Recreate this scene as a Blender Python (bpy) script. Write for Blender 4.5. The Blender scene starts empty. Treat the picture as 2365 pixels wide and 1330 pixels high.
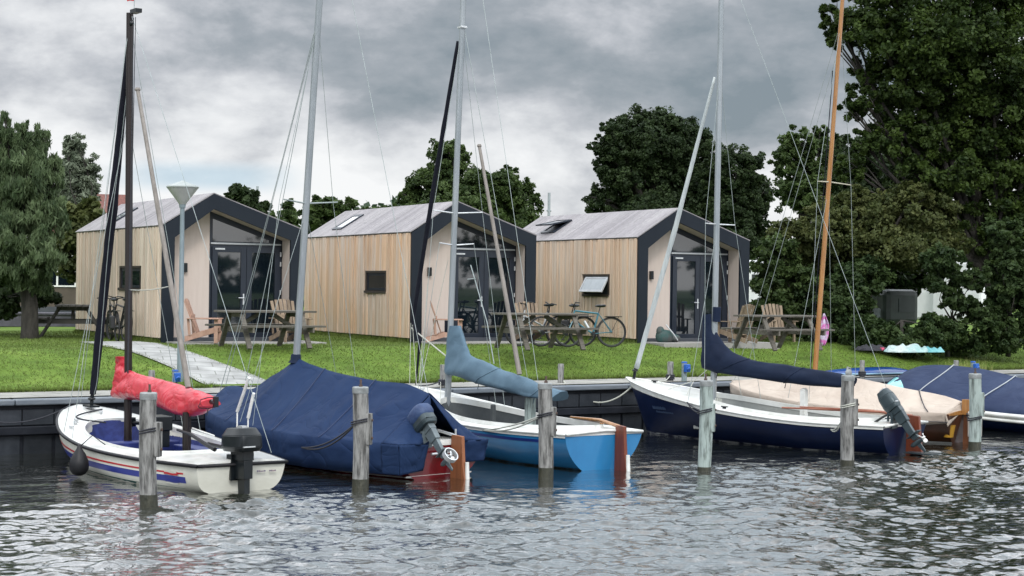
import bpy, math, random
import numpy as np
from mathutils import Vector, Matrix, noise
random.seed(7); RNG = np.random.default_rng(11)
R = math.radians
scene = bpy.context.scene
col = scene.collection

# ------------------------------------------------------------------ camera
F = 3928.; PIT = -.0009; ROL = .0133; PHI = .5749; EZ = 2.75
cph, sph = math.cos(PHI), math.sin(PHI)
fwd = Vector((sph*math.cos(PIT), cph*math.cos(PIT), math.sin(PIT)))
right0 = Vector((cph, -sph, 0)); up0 = right0.cross(fwd)
cr = right0*math.cos(ROL) + up0*math.sin(ROL)
cu = -right0*math.sin(ROL) + up0*math.cos(ROL)
cam = bpy.data.objects.new('camera', bpy.data.cameras.new('camera')); col.objects.link(cam)
m = Matrix((cr, cu, -fwd)).transposed().to_4x4(); m.translation = Vector((0, 0, EZ)); cam.matrix_world = m
cam.data.sensor_width = 36; cam.data.lens = F/2365*36; cam.data.clip_end = 3000; cam.data.clip_start = .3
scene.camera = cam
scene.view_settings.view_transform = 'Standard'; scene.view_settings.look = 'None'
scene.view_settings.exposure = 0.0

# ------------------------------------------------------------------ sky
SUN_EL, SUN_AZ = R(42), R(205)          # azimuth measured from +Y clockwise
w = bpy.data.worlds.new('World'); scene.world = w; w.use_nodes = True
nt = w.node_tree; nt.nodes.clear(); N = nt.nodes.new; LK = nt.links.new
sky = N('ShaderNodeTexSky'); sky.sky_type = 'NISHITA'; sky.sun_disc = False
sky.sun_elevation = SUN_EL; sky.sun_rotation = SUN_AZ
def nd(t, **k):
    n = nt.nodes.new(t)
    for a, b in k.items(): setattr(n, a, b)
    return n
def mth(op, a, b=None, c=None):
    n = nt.nodes.new('ShaderNodeMath'); n.operation = op
    for i, v in enumerate((a, b, c)):
        if v is None: continue
        if isinstance(v, (int, float)): n.inputs[i].default_value = v
        else: nt.links.new(v, n.inputs[i])
    return n.outputs[0]
def maprange(v, a, b, c, d, sm=True):
    n = nt.nodes.new('ShaderNodeMapRange'); n.interpolation_type = 'SMOOTHSTEP' if sm else 'LINEAR'
    nt.links.new(v, n.inputs[0])
    for i, x in zip((1, 2, 3, 4), (a, b, c, d)): n.inputs[i].default_value = x
    return n.outputs[0]
tc = nd('ShaderNodeTexCoord'); sep = nd('ShaderNodeSeparateXYZ'); LK(tc.outputs['Generated'], sep.inputs[0])
dx, dy, dz = sep.outputs
az = mth('ARCTAN2', dx, dy)                       # angle from +Y
el = mth('ARCSINE', dz)
comb = nd('ShaderNodeCombineXYZ'); LK(mth('MULTIPLY', az, 9.0), comb.inputs[0]); LK(mth('MULTIPLY', el, 17.0), comb.inputs[1])
comb.inputs[2].default_value = 3.3
def noi(vec, scale, det, rough, dist=0, off=None):
    n = nd('ShaderNodeTexNoise'); n.inputs['Scale'].default_value = scale; n.inputs['Detail'].default_value = det
    n.inputs['Roughness'].default_value = rough; n.inputs['Distortion'].default_value = dist
    if off is not None:
        a = nd('ShaderNodeVectorMath', operation='ADD'); LK(vec, a.inputs[0]); a.inputs[1].default_value = off; vec = a.outputs[0]
    LK(vec, n.inputs['Vector']); return n.outputs['Fac']
n1 = noi(comb.outputs[0], .42, 9, .57, .08, (2.2, .4, 0))
n2 = noi(comb.outputs[0], 1.5, 9, .57, .10, (7., 3., 1.))
n3 = noi(comb.outputs[0], .9, 6, .5, .2, (1., 13., 4.))
# large dark bank of cloud: thicker 4..12 degrees up, over the middle of the view
bank = mth('MULTIPLY', maprange(el, .062, .115, 0, 1), maprange(mth('ABSOLUTE', mth('SUBTRACT', az, .62)), .10, .30, 1, .35))
dens = mth('ADD', mth('MULTIPLY', n1, 1.05), mth('ADD', mth('MULTIPLY', n2, .80), mth('MULTIPLY', bank, .18)))
dens = mth('SUBTRACT', dens, maprange(el, .0, .115, .36, .0))
ramp = nd('ShaderNodeValToRGB'); LK(maprange(dens, .67, 1.27, 0, 1, False), ramp.inputs[0])
cr_ = ramp.color_ramp
cr_.elements[0].position = .08; cr_.elements[0].color = (.98, .99, 1., 1)
cr_.elements[1].position = .93; cr_.elements[1].color = (.25, .30, .34, 1)
e = cr_.elements.new(.30); e.color = (.80, .815, .84, 1)
e = cr_.elements.new(.50); e.color = (.57, .59, .63, 1)
e = cr_.elements.new(.68); e.color = (.385, .42, .46, 1)
# gap of blue low on the left
gap = mth('MULTIPLY', maprange(mth('ABSOLUTE', mth('SUBTRACT', az, .395)), .015, .07, 1, 0), maprange(mth('ABSOLUTE', mth('SUBTRACT', el, .061)), .002, .012, 1, 0))
gap = mth('MULTIPLY', gap, maprange(n2, .30, .46, 0, 1))
skym = nd('ShaderNodeMix', data_type='RGBA'); LK(mth('MULTIPLY', gap, .55), skym.inputs[0])
# overcast gets brighter overhead and behind the viewer, where the sun is
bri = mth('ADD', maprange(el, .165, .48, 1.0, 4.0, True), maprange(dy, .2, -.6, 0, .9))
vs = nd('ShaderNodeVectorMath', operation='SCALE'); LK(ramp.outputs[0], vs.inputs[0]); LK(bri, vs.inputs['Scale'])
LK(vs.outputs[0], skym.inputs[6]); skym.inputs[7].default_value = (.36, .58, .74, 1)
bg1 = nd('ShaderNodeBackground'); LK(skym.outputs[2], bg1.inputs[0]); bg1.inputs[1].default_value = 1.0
bg2 = nd('ShaderNodeBackground'); LK(sky.outputs[0], bg2.inputs[0]); bg2.inputs[1].default_value = .06
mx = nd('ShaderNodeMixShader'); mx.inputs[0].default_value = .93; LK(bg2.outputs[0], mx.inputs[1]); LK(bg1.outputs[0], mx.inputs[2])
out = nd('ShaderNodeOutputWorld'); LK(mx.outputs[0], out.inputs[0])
sl = bpy.data.lights.new('sun', 'SUN'); sl.energy = 1.5; sl.angle = R(12); sl.color = (1, .95, .88)
so = bpy.data.objects.new('sun', sl); col.objects.link(so)
sd = Vector((math.sin(SUN_AZ)*math.cos(SUN_EL), math.cos(SUN_AZ)*math.cos(SUN_EL), math.sin(SUN_EL)))
so.rotation_euler = sd.to_track_quat('Z', 'Y').to_euler(); so.location = sd*60

# ------------------------------------------------------------------ measuring helpers (photo pixel -> point in the place)
def ray(x, y):
    d = fwd + cr*((x-1182.5)/F) - cu*((y-665)/F)
    return d
O = Vector((0, 0, EZ))
def onz(x, y, z): d = ray(x, y); return O + d*((z-EZ)/d.z)
def onY(x, y, Y): d = ray(x, y); return O + d*(Y/d.y)
def atd(x, y, D): return O + ray(x, y)*D
def ground_z(X, Y):
    t = min(1, max(0, (Y-28.2)/3.8)); t = t*t*(3-2*t)
    z = .89 + .55*t
    if Y > 44: z += .03*math.sin(X*.4)*min(1, (Y-44)/8)
    return z
def onG(x, y):
    d = ray(x, y); t = 24.
    while t < 300:
        p = O + d*t
        if p.y > 26.7 and p.z < ground_z(p.x, p.y): return p
        t += .02
    return p
BP = {1: ((9.22, 20.7), (8.98, 26.4)), 2: ((12.4, 20.9), (11.4, 26.3)), 3: ((15.14, 20.75), (14.95, 26.3)),
      4: ((21.35, 20.6), (19.75, 26.3)), 5: ((23.9, 21.6), (22.4, 26.3)), 6: ((28.3, 20.6), (26.6, 26.3))}
def Cp(b, x, y, off=0):
    """point of the boat's centre plane (shifted off metres to port) seen at pixel x, y: (distance from stern, height)"""
    (sx, sy), (bx, by) = BP[b]; L = math.hypot(bx-sx, by-sy); ux, uy = (bx-sx)/L, (by-sy)/L
    sx -= uy*off; sy += ux*off
    d = ray(x, y); t = (uy*sx-ux*sy)/(uy*d.x-ux*d.y); p = O + d*t
    return ((p.x-sx)*ux + (p.y-sy)*uy, p.z)

# ------------------------------------------------------------------ materials
MATS = {}
def new_mat(name):
    mt = bpy.data.materials.new(name); mt.use_nodes = True
    t = mt.node_tree; b = t.nodes['Principled BSDF']; MATS[name] = mt
    return mt, t, b
def mat(name, c1, c2=None, rough=.6, metal=0, scale=4., stretch=(1, 1, 1), bump=0., bscale=None, spec=.5, island=0., detail=5, contrast=(.35, .65), coat=0., dist=0., crease=0., cscale=1.5):
    if name in MATS: return MATS[name]
    mt, t, b = new_mat(name); n = t.nodes.new; l = t.links.new
    b.inputs['Roughness'].default_value = rough; b.inputs['Metallic'].default_value = metal
    b.inputs['Specular IOR Level'].default_value = spec; b.inputs['Coat Weight'].default_value = coat
    if c2 is None: c2 = tuple(x*.82 for x in c1)
    tcn = n('ShaderNodeTexCoord'); mp = n('ShaderNodeMapping'); mp.inputs['Scale'].default_value = stretch; l(tcn.outputs['Object'], mp.inputs[0])
    no = n('ShaderNodeTexNoise'); no.inputs['Scale'].default_value = scale; no.inputs['Detail'].default_value = detail; no.inputs['Roughness'].default_value = .62
    no.inputs['Distortion'].default_value = dist
    l(mp.outputs[0], no.inputs[0])
    mr = n('ShaderNodeMapRange'); mr.inputs[1].default_value, mr.inputs[2].default_value = contrast; l(no.outputs[0], mr.inputs[0])
    mi = n('ShaderNodeMix'); mi.data_type = 'RGBA'; mi.inputs[6].default_value = (*c1, 1); mi.inputs[7].default_value = (*c2, 1)
    l(mr.outputs[0], mi.inputs[0]); cout = mi.outputs[2]
    if island:
        g = n('ShaderNodeNewGeometry'); m2 = n('ShaderNodeMapRange'); m2.inputs[3].default_value = 1-island; m2.inputs[4].default_value = 1+island*.6
        l(g.outputs['Random Per Island'], m2.inputs[0])
        v = n('ShaderNodeVectorMath'); v.operation = 'SCALE'; l(cout, v.inputs[0]); l(m2.outputs[0], v.inputs['Scale']); cout = v.outputs[0]
    l(cout, b.inputs['Base Color'])
    if crease:
        n3 = n('ShaderNodeTexNoise'); n3.inputs['Scale'].default_value = cscale; n3.inputs['Detail'].default_value = 2.5; n3.inputs['Distortion'].default_value = 1.6; l(mp.outputs[0], n3.inputs[0])
        s1_ = n('ShaderNodeMath'); s1_.operation = 'SUBTRACT'; s1_.inputs[1].default_value = .5; l(n3.outputs[0], s1_.inputs[0])
        s2_ = n('ShaderNodeMath'); s2_.operation = 'ABSOLUTE'; l(s1_.outputs[0], s2_.inputs[0]); s3_ = n('ShaderNodeMath'); s3_.operation = 'POWER'; s3_.inputs[1].default_value = .6; l(s2_.outputs[0], s3_.inputs[0])
        b2 = n('ShaderNodeBump'); b2.inputs['Strength'].default_value = crease; b2.inputs['Distance'].default_value = .12; l(s3_.outputs[0], b2.inputs['Height']); l(b2.outputs[0], b.inputs['Normal'])
    if bump:
        n2 = n('ShaderNodeTexNoise'); n2.inputs['Scale'].default_value = bscale or scale*3; n2.inputs['Detail'].default_value = 6; l(mp.outputs[0], n2.inputs[0])
        bp = n('ShaderNodeBump'); bp.inputs['Strength'].default_value = bump; bp.inputs['Distance'].default_value = .03
        l(n2.outputs[0], bp.inputs['Height']); l(bp.outputs[0], b.inputs['Normal'])
        if crease: l(b2.outputs[0], bp.inputs['Normal'])
    return mt
WHITE = mat('gelcoat white', (.68, .69, .67), (.54, .55, .51), .28, scale=2.5, bump=.03, coat=.3)
WHITE2 = mat('deck white', (.68, .69, .67), (.56, .57, .54), .45, scale=5, bump=.04)
CREAM = mat('gelcoat cream', (.70, .70, .62), (.56, .56, .48), .3, scale=1.6, stretch=(1, 1, 2.2), contrast=(.42, .75))
NAVY = mat('hull navy', (.002, .007, .032), (.004, .011, .042), .34, scale=2, spec=.3)
SKYB = mat('hull blue', (.03, .22, .47), (.025, .18, .40), .2, scale=1.5, coat=.4)
REDH = mat('hull red', (.16, .008, .014), (.11, .006, .01), .25, scale=2, coat=.4)
BLUES = mat('stripe blue', (.02, .035, .26), None, .3)
DBLUE = mat('band blue', (.008, .03, .20), None, .3)
REDS = mat('stripe red', (.50, .015, .025), None, .3)
BLACKR = mat('black rubber', (.006, .007, .009), (.011, .011, .013), .5, spec=.3, scale=8)
BLACKP = mat('black plastic', (.005, .008, .010), (.009, .012, .014), .3, spec=.35, scale=6)
GREYM = mat('motor grey', (.030, .046, .053), (.05, .07, .078), .35, metal=.3, scale=5)
SILV = mat('bare alloy', (.62, .64, .65), (.5, .52, .53), .35, metal=.6, scale=9)
ALU = mat('anodised mast', (.33, .36, .38), (.25, .28, .30), .38, metal=.55, scale=3, stretch=(3, 3, .4))
WIRE = mat('steel wire', (.32, .36, .36), (.22, .26, .25), .5, metal=.4, scale=5)
WIRED = mat('dark line', (.03, .035, .04), None, .8)
DKMAST = mat('black mast', (.008, .006, .006), (.016, .010, .009), .4, spec=.3, scale=3, stretch=(4, 4, .3), coat=.2)
DKCANV = mat('black canvas', (.005, .006, .011), (.009, .010, .017), .8, spec=.15, scale=6, bump=.2)
VARN = mat('varnished wood', (.34, .165, .048), (.24, .10, .026), .25, scale=3, stretch=(6, 6, .5), coat=.5)
MAHOG = mat('mahogany', (.16, .04, .018), (.10, .025, .012), .35, scale=3, stretch=(6, 6, .6), bump=.05)
TEAKR = mat('worn rudder wood', (.27, .10, .04), (.17, .065, .03), .5, scale=3, stretch=(6, 6, .6), bump=.1)
SPARG = mat('weathered spar', (.22, .20, .18), (.14, .125, .11), .7, scale=3, stretch=(5, 5, .5), bump=.1)
REDC = mat('red vinyl', (.42, .012, .026), (.55, .045, .065), .34, crease=.34, cscale=2.0, scale=2.2, bump=.25, bscale=5, contrast=(.3, .7))
STEELB = mat('slate blue canvas', (.088, .152, .205), (.06, .11, .155), .8, crease=.14, cscale=.9, scale=2, bump=.15, bscale=7)
NAVYC = mat('navy canvas', (.007, .019, .058), (.016, .034, .084), crease=.38, cscale=1.1, contrast=(.25, .75), rough=.72, scale=1.6, spec=.12, bump=.3, bscale=4)
NAVYD = mat('dark navy canvas', (.003, .008, .024), (.007, .015, .038), crease=.16, cscale=.9, rough=.75, spec=.2, scale=1.6, bump=.22, bscale=4)
NAVYP = mat('faded navy canvas', crease=.3, cscale=1.2, c1=(.012, .022, .058), c2=(.024, .038, .082), rough=.72, spec=.25, scale=1.6, bump=.2, bscale=4)
BEIGE = mat('beige canvas', (.44, .38, .32), (.36, .30, .25), .8, crease=.35, cscale=1.3, scale=1.6, bump=.18, bscale=5)
TEAL = mat('clear vinyl window', (.20, .50, .52), (.26, .56, .56), .15)
ROPEW = mat('pale rope', (.48, .49, .44), (.36, .37, .32), .9, scale=30)
ROPED = mat('dark rope', (.02, .022, .03), (.035, .037, .045), .9, scale=30)
PILE = mat('weathered pile', (.25, .25, .24), (.055, .055, .052), .85, scale=4.5, stretch=(3.5, 3.5, .6), bump=.9, bscale=7, contrast=(.42, .62))
PILEG = mat('pale green pile', (.30, .36, .34), (.09, .11, .10), .85, scale=4.5, stretch=(3.5, 3.5, .6), bump=.8, bscale=7, contrast=(.45, .66))
ALGAE = mat('wet algae timber', (.045, .045, .03), (.022, .024, .016), .4, scale=6, stretch=(3, 3, 1), bump=.5)
CAPM = mat('pile cap', (.28, .30, .30), (.16, .17, .17), .6, scale=8, bump=.2)
IRON = mat('rusty iron', (.05, .04, .035), (.09, .05, .035), .7, scale=20)
FACIA = mat('anthracite fascia', (.006, .010, .017), (.009, .014, .021), .5, scale=1.5, spec=.25)
PLINTH = mat('dark plinth', (.03, .036, .045), (.05, .055, .065), .7, scale=2)
PLY = mat('whitewashed plywood', (.50, .43, .385), (.44, .37, .325), .7, scale=2.5, stretch=(4, 4, .4), bump=.05, contrast=(.3, .75))
FRAME = mat('window frame dark', (.010, .016, .028), None, .35)
GLASSD = mat('dark glazing', (.003, .006, .010), (.005, .009, .013), .02, spec=.9, scale=1, coat=.55)
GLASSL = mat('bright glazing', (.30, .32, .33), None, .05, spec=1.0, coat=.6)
LINER = mat('lintel strip', (.42, .44, .46), None, .4)
def plank_mat(name, ca, cb, cc, grain=(9, 9, .45), zfade=True):
    mt, t, b = new_mat(name); n = t.nodes.new; l = t.links.new
    b.inputs['Roughness'].default_value = .75
    g = n('ShaderNodeNewGeometry'); tcn = n('ShaderNodeTexCoord')
    mp = n('ShaderNodeMapping'); mp.inputs['Scale'].default_value = grain; l(tcn.outputs['Object'], mp.inputs[0])
    ad = n('ShaderNodeVectorMath'); ad.operation = 'ADD'; l(mp.outputs[0], ad.inputs[0])
    cb_ = n('ShaderNodeCombineXYZ'); ml = n('ShaderNodeMath'); ml.operation = 'MULTIPLY'; ml.inputs[1].default_value = 57.; l(g.outputs['Random Per Island'], ml.inputs[0])
    l(ml.outputs[0], cb_.inputs[2]); l(cb_.outputs[0], ad.inputs[1])
    no = n('ShaderNodeTexNoise'); no.inputs['Scale'].default_value = 2.2; no.inputs['Detail'].default_value = 7; no.inputs['Roughness'].default_value = .6; l(ad.outputs[0], no.inputs[0])
    big = n('ShaderNodeTexNoise'); big.inputs['Scale'].default_value = .55; big.inputs['Detail'].default_value = 4; l(tcn.outputs['Object'], big.inputs[0])
    kn = n('ShaderNodeTexVoronoi'); kn.inputs['Scale'].default_value = 1.0; l(ad.outputs[0], kn.inputs['Vector'])
    r1 = n('ShaderNodeMapRange'); r1.inputs[1].default_value = .35; r1.inputs[2].default_value = .65; l(big.outputs[0], r1.inputs[0])
    # boards differ: random per board shifts the weathering
    ad2 = n('ShaderNodeMath'); ad2.operation = 'MULTIPLY_ADD'; ad2.inputs[1].default_value = 1.3; ad2.inputs[2].default_value = -.6; l(g.outputs['Random Per Island'], ad2.inputs[0])
    su = n('ShaderNodeMath'); su.operation = 'ADD'; su.use_clamp = True; l(r1.outputs[0], su.inputs[0]); l(ad2.outputs[0], su.inputs[1])
    mi = n('ShaderNodeMix'); mi.data_type = 'RGBA'; mi.inputs[6].default_value = (*ca, 1); mi.inputs[7].default_value = (*cb, 1); l(su.outputs[0], mi.inputs[0])
    r2 = n('ShaderNodeMapRange'); r2.inputs[1].default_value = .42; r2.inputs[2].default_value = .72; l(no.outputs[0], r2.inputs[0])
    m2 = n('ShaderNodeMix'); m2.data_type = 'RGBA'; l(r2.outputs[0], m2.inputs[0]); l(mi.outputs[2], m2.inputs[6]); m2.inputs[7].default_value = (*cc, 1)
    r3 = n('ShaderNodeMapRange'); r3.inputs[1].default_value = .06; r3.inputs[2].default_value = .11; r3.inputs[3].default_value = .55; r3.inputs[4].default_value = 1; l(kn.outputs['Distance'], r3.inputs[0])
    rb = n('ShaderNodeMath'); rb.operation = 'MULTIPLY_ADD'; fr_ = n('ShaderNodeMath'); fr_.operation = 'FRACT'; l(ml.outputs[0], fr_.inputs[0]); l(fr_.outputs[0], rb.inputs[0]); rb.inputs[1].default_value = .22; rb.inputs[2].default_value = .88
    rm = n('ShaderNodeMath'); rm.operation = 'MULTIPLY'; l(rb.outputs[0], rm.inputs[0]); l(r3.outputs[0], rm.inputs[1])
    v = n('ShaderNodeVectorMath'); v.operation = 'SCALE'; l(m2.outputs[2], v.inputs[0]); l(rm.outputs[0], v.inputs['Scale'])
    l(v.outputs[0], b.inputs['Base Color'])
    bp = n('ShaderNodeBump'); bp.inputs['Strength'].default_value = .25; bp.inputs['Distance'].default_value = .01; l(no.outputs[0], bp.inputs['Height']); l(bp.outputs[0], b.inputs['Normal'])
    return mt
CLAD = {1: plank_mat('larch boards greying', (.60, .52, .43), (.56, .46, .36), (.44, .36, .28)),
        2: plank_mat('larch boards orange', (.62, .43, .285), (.58, .49, .41), (.46, .30, .19)),
        3: plank_mat('larch boards honey', (.61, .45, .32), (.56, .465, .375), (.45, .31, .21))}
ROOFM = plank_mat('grey roof boards', (.235, .22, .23), (.30, .285, .29), (.18, .17, .175), (.5, 9, 9))
TABLEW = mat('grey picnic wood', (.13, .12, .10), (.075, .068, .056), .85, scale=4, stretch=(1, 6, 6), bump=.3, island=.3)
CHAIRW = mat('pinkish chair wood', (.40, .25, .19), (.30, .18, .13), .75, scale=4, stretch=(3, 3, 1), island=.2)
CHAIRB = mat('brown chair wood', (.24, .18, .125), (.15, .11, .075), .8, scale=4, stretch=(3, 3, 1), island=.25)

# ------------------------------------------------------------------ mesh builder
class MB:
    def __init__(s, xf=None): s.v = []; s.f = []; s.mi = []; s.xf = xf; s.cur = 0
    def add(s, vs, fs, mi=None):
        o = len(s.v)
        if s.xf is not None: vs = [s.xf @ Vector(p) for p in vs]
        s.v += [tuple(p) for p in vs]; s.f += [tuple(i+o for i in f) for f in fs]; s.mi += [s.cur if mi is None else mi]*len(fs)
        return s
    def box(s, a, b, mat4=None):
        x0, y0, z0 = a; x1, y1, z1 = b
        vs = [Vector(p) for p in ((x0,y0,z0),(x1,y0,z0),(x1,y1,z0),(x0,y1,z0),(x0,y0,z1),(x1,y0,z1),(x1,y1,z1),(x0,y1,z1))]
        if mat4 is not None: vs = [mat4 @ p for p in vs]
        return s.add(vs, [(0,3,2,1),(4,5,6,7),(0,1,5,4),(1,2,6,5),(2,3,7,6),(3,0,4,7)])
    def bar(s, p, q, wd, ht, upv=(0, 0, 1)):
        p, q = Vector(p), Vector(q); d = (q-p).normalized(); u = Vector(upv); sx = d.cross(u)
        if sx.length < 1e-4: sx = d.cross(Vector((1, 0, 0)))
        sx.normalize(); u = sx.cross(d); vs = []
        for c in (p, q):
            for i, j in ((-1,-1),(1,-1),(1,1),(-1,1)): vs.append(c + sx*i*wd/2 + u*j*ht/2)
        return s.add(vs, [(0,1,2,3),(7,6,5,4),(0,4,5,1),(1,5,6,2),(2,6,7,3),(3,7,4,0)])
    def tube(s, pts, r, n=8, cap=True, ry=None, jit=0):
        pts = [Vector(p) for p in pts]; k = len(pts)
        rs = r if isinstance(r, (list, tuple)) else [r]*k
        vs = []; fs = []; prev = None
        for i, p in enumerate(pts):
            d = (pts[min(i+1, k-1)] - pts[max(i-1, 0)]).normalized()
            if prev is None:
                a = Vector((0, 0, 1)) if abs(d.z) < .9 else Vector((1, 0, 0)); sx = d.cross(a).normalized()
            else: sx = (prev - d*prev.dot(d)).normalized()
            prev = sx; u = d.cross(sx)
            for j in range(n):
                an = 2*math.pi*j/n; rr = rs[i]*(1 + (random.uniform(-jit, jit) if jit else 0))
                vs.append(p + sx*math.cos(an)*rr + u*math.sin(an)*rr*(ry or 1))
        for i in range(k-1):
            for j in range(n):
                a = i*n+j; b = i*n+(j+1) % n; fs.append((a, b, b+n, a+n))
        if cap: fs.append(tuple(reversed(range(n)))); fs.append(tuple(range((k-1)*n, k*n)))
        return s.add(vs, fs)
    def lathe(s, prof, c=(0, 0, 0), n=20):
        c = Vector(c); vs = []; fs = []
        for r, z in prof:
            for j in range(n): a = 2*math.pi*j/n; vs.append(c + Vector((r*math.cos(a), r*math.sin(a), z)))
        for i in range(len(prof)-1):
            for j in range(n): a = i*n+j; b = i*n+(j+1) % n; fs.append((a, b, b+n, a+n))
        fs.append(tuple(reversed(range(n)))); fs.append(tuple(range((len(prof)-1)*n, len(prof)*n)))
        return s.add(vs, fs)
    def ell(s, c, r, n=14, k=8, rot=None, sq=1.):
        c = Vector(c); vs = []; fs = []
        def pw(x): return math.copysign(abs(x)**sq, x)
        for i in range(1, k):
            ph = math.pi*i/k
            for j in range(n):
                a = 2*math.pi*j/n
                p = Vector((r[0]*pw(math.sin(ph))*pw(math.cos(a)), r[1]*pw(math.sin(ph))*pw(math.sin(a)), r[2]*pw(math.cos(ph))))
                if rot is not None: p = rot @ p
                vs.append(c+p)
        t = Vector((0, 0, r[2])); bt = -t
        if rot is not None: t = rot @ t; bt = rot @ bt
        vs += [c+t, c+bt]; T = len(vs)-2
        for i in range(k-2):
            for j in range(n): a = i*n+j; b = i*n+(j+1) % n; fs.append((a, a+n, b+n, b))
        for j in range(n): fs.append((T, j, (j+1) % n)); fs.append((T+1, (k-2)*n+(j+1) % n, (k-2)*n+j))
        return s.add(vs, fs)
    def prism(s, poly, off):
        """poly: list of 3d points (planar), extruded by off"""
        n = len(poly); poly = [Vector(p) for p in poly]; off = Vector(off)
        return s.add(poly + [p+off for p in poly], [tuple(reversed(range(n))), tuple(range(n, 2*n))] + [(i, (i+1) % n, (i+1) % n+n, i+n) for i in range(n)])
    def grid(s, P, close=False, mi=None):
        k = len(P); n = len(P[0]); fs = []
        for i in range(k-1):
            for j in range(n-1 if not close else n):
                a = i*n+j; b = i*n+(j+1) % n; fs.append((a, b, b+n, a+n))
        return s.add([p for row in P for p in row], fs, mi)
    def build(s, name, mats, parent=None, smooth=False, bevel=0, solid=0):
        me = bpy.data.meshes.new(name); me.from_pydata(s.v, [], s.f); me.validate()
        if not isinstance(mats, (list, tuple)): mats = [mats]
        for q in mats: me.materials.append(q)
        if len(mats) > 1 and len(me.polygons) == len(s.mi): me.polygons.foreach_set('material_index', s.mi)
        o = bpy.data.objects.new(name, me); col.objects.link(o)
        if parent is not None: o.parent = parent
        if smooth:
            me.polygons.foreach_set('use_smooth', [True]*len(me.polygons))
            if smooth != 'all':
                try: me.set_sharp_from_angle(angle=R(38))
                except Exception: pass
        if solid:
            md = o.modifiers.new('thick', 'SOLIDIFY'); md.thickness = solid; md.offset = -1
        if bevel:
            md = o.modifiers.new('bevel', 'BEVEL'); md.width = bevel; md.segments = 2; md.limit_method = 'ANGLE'
        me.update(); return o
def tag(o, label, cat, group=None, kind=None):
    if label: o['label'] = label
    if cat: o['category'] = cat
    if group: o['group'] = group
    if kind: o['kind'] = kind
    return o
def thing(name, label, cat, loc=(0, 0, 0), rz=0, group=None):
    o = bpy.data.objects.new(name, None); o.empty_display_size = .2; col.objects.link(o)
    o.location = loc; o.rotation_euler = (0, 0, rz); return tag(o, label, cat, group)
def copy_tree(o, parent=None, **kw):
    c = o.copy(); col.objects.link(c)
    if parent is not None: c.parent = parent
    for ch in [x for x in bpy.data.objects if x.parent == o and x != c]: copy_tree(ch, c)
    return c
def np_mesh(name, V, Fc, mats, parent=None, attr=None, smooth=False):
    me = bpy.data.meshes.new(name); nv, nf = len(V), len(Fc); k = Fc.shape[1]
    me.vertices.add(nv); me.vertices.foreach_set('co', V.astype(np.float32).ravel())
    me.loops.add(nf*k); me.loops.foreach_set('vertex_index', Fc.astype(np.int32).ravel())
    me.polygons.add(nf); me.polygons.foreach_set('loop_start', np.arange(0, nf*k, k, dtype=np.int32))
    me.polygons.foreach_set('loop_total', np.full(nf, k, np.int32))
    if smooth: me.polygons.foreach_set('use_smooth', np.ones(nf, bool))
    me.update(calc_edges=True)
    if attr is not None:
        a = me.attributes.new('tint', 'FLOAT', 'POINT'); a.data.foreach_set('value', attr.astype(np.float32))
    for q in (mats if isinstance(mats, (list, tuple)) else [mats]): me.materials.append(q)
    o = bpy.data.objects.new(name, me); col.objects.link(o)
    if parent is not None: o.parent = parent
    return o

# ------------------------------------------------------------------ water
def water_mat():
    mt, t, b = new_mat('lake water'); n = t.nodes.new; l = t.links.new
    b.inputs['Coat Weight'].default_value = 1.0; b.inputs['Coat Roughness'].default_value = .03; b.inputs['Coat IOR'].default_value = 1.5
    b.inputs['Base Color'].default_value = (.012, .014, .009, 1); b.inputs['Roughness'].default_value = .045
    b.inputs['IOR'].default_value = 1.40; b.inputs['Specular IOR Level'].default_value = .85
    tcn = n('ShaderNodeTexCoord'); mp = n('ShaderNodeMapping'); mp.inputs['Rotation'].default_value = (0, 0, PHI); mp.inputs['Scale'].default_value = (1, 1.5, 1)
    l(tcn.outputs['Object'], mp.inputs[0])
    a = n('ShaderNodeTexNoise'); a.inputs['Scale'].default_value = 8; a.inputs['Detail'].default_value = 4; a.inputs['Distortion'].default_value = .6; l(mp.outputs[0], a.inputs[0])
    bp = n('ShaderNodeBump'); bp.inputs['Strength'].default_value = .35; bp.inputs['Distance'].default_value = .04
    l(a.outputs[0], bp.inputs['Height']); l(bp.outputs[0], b.inputs['Normal'])
    return mt
WATER = water_mat()
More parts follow.
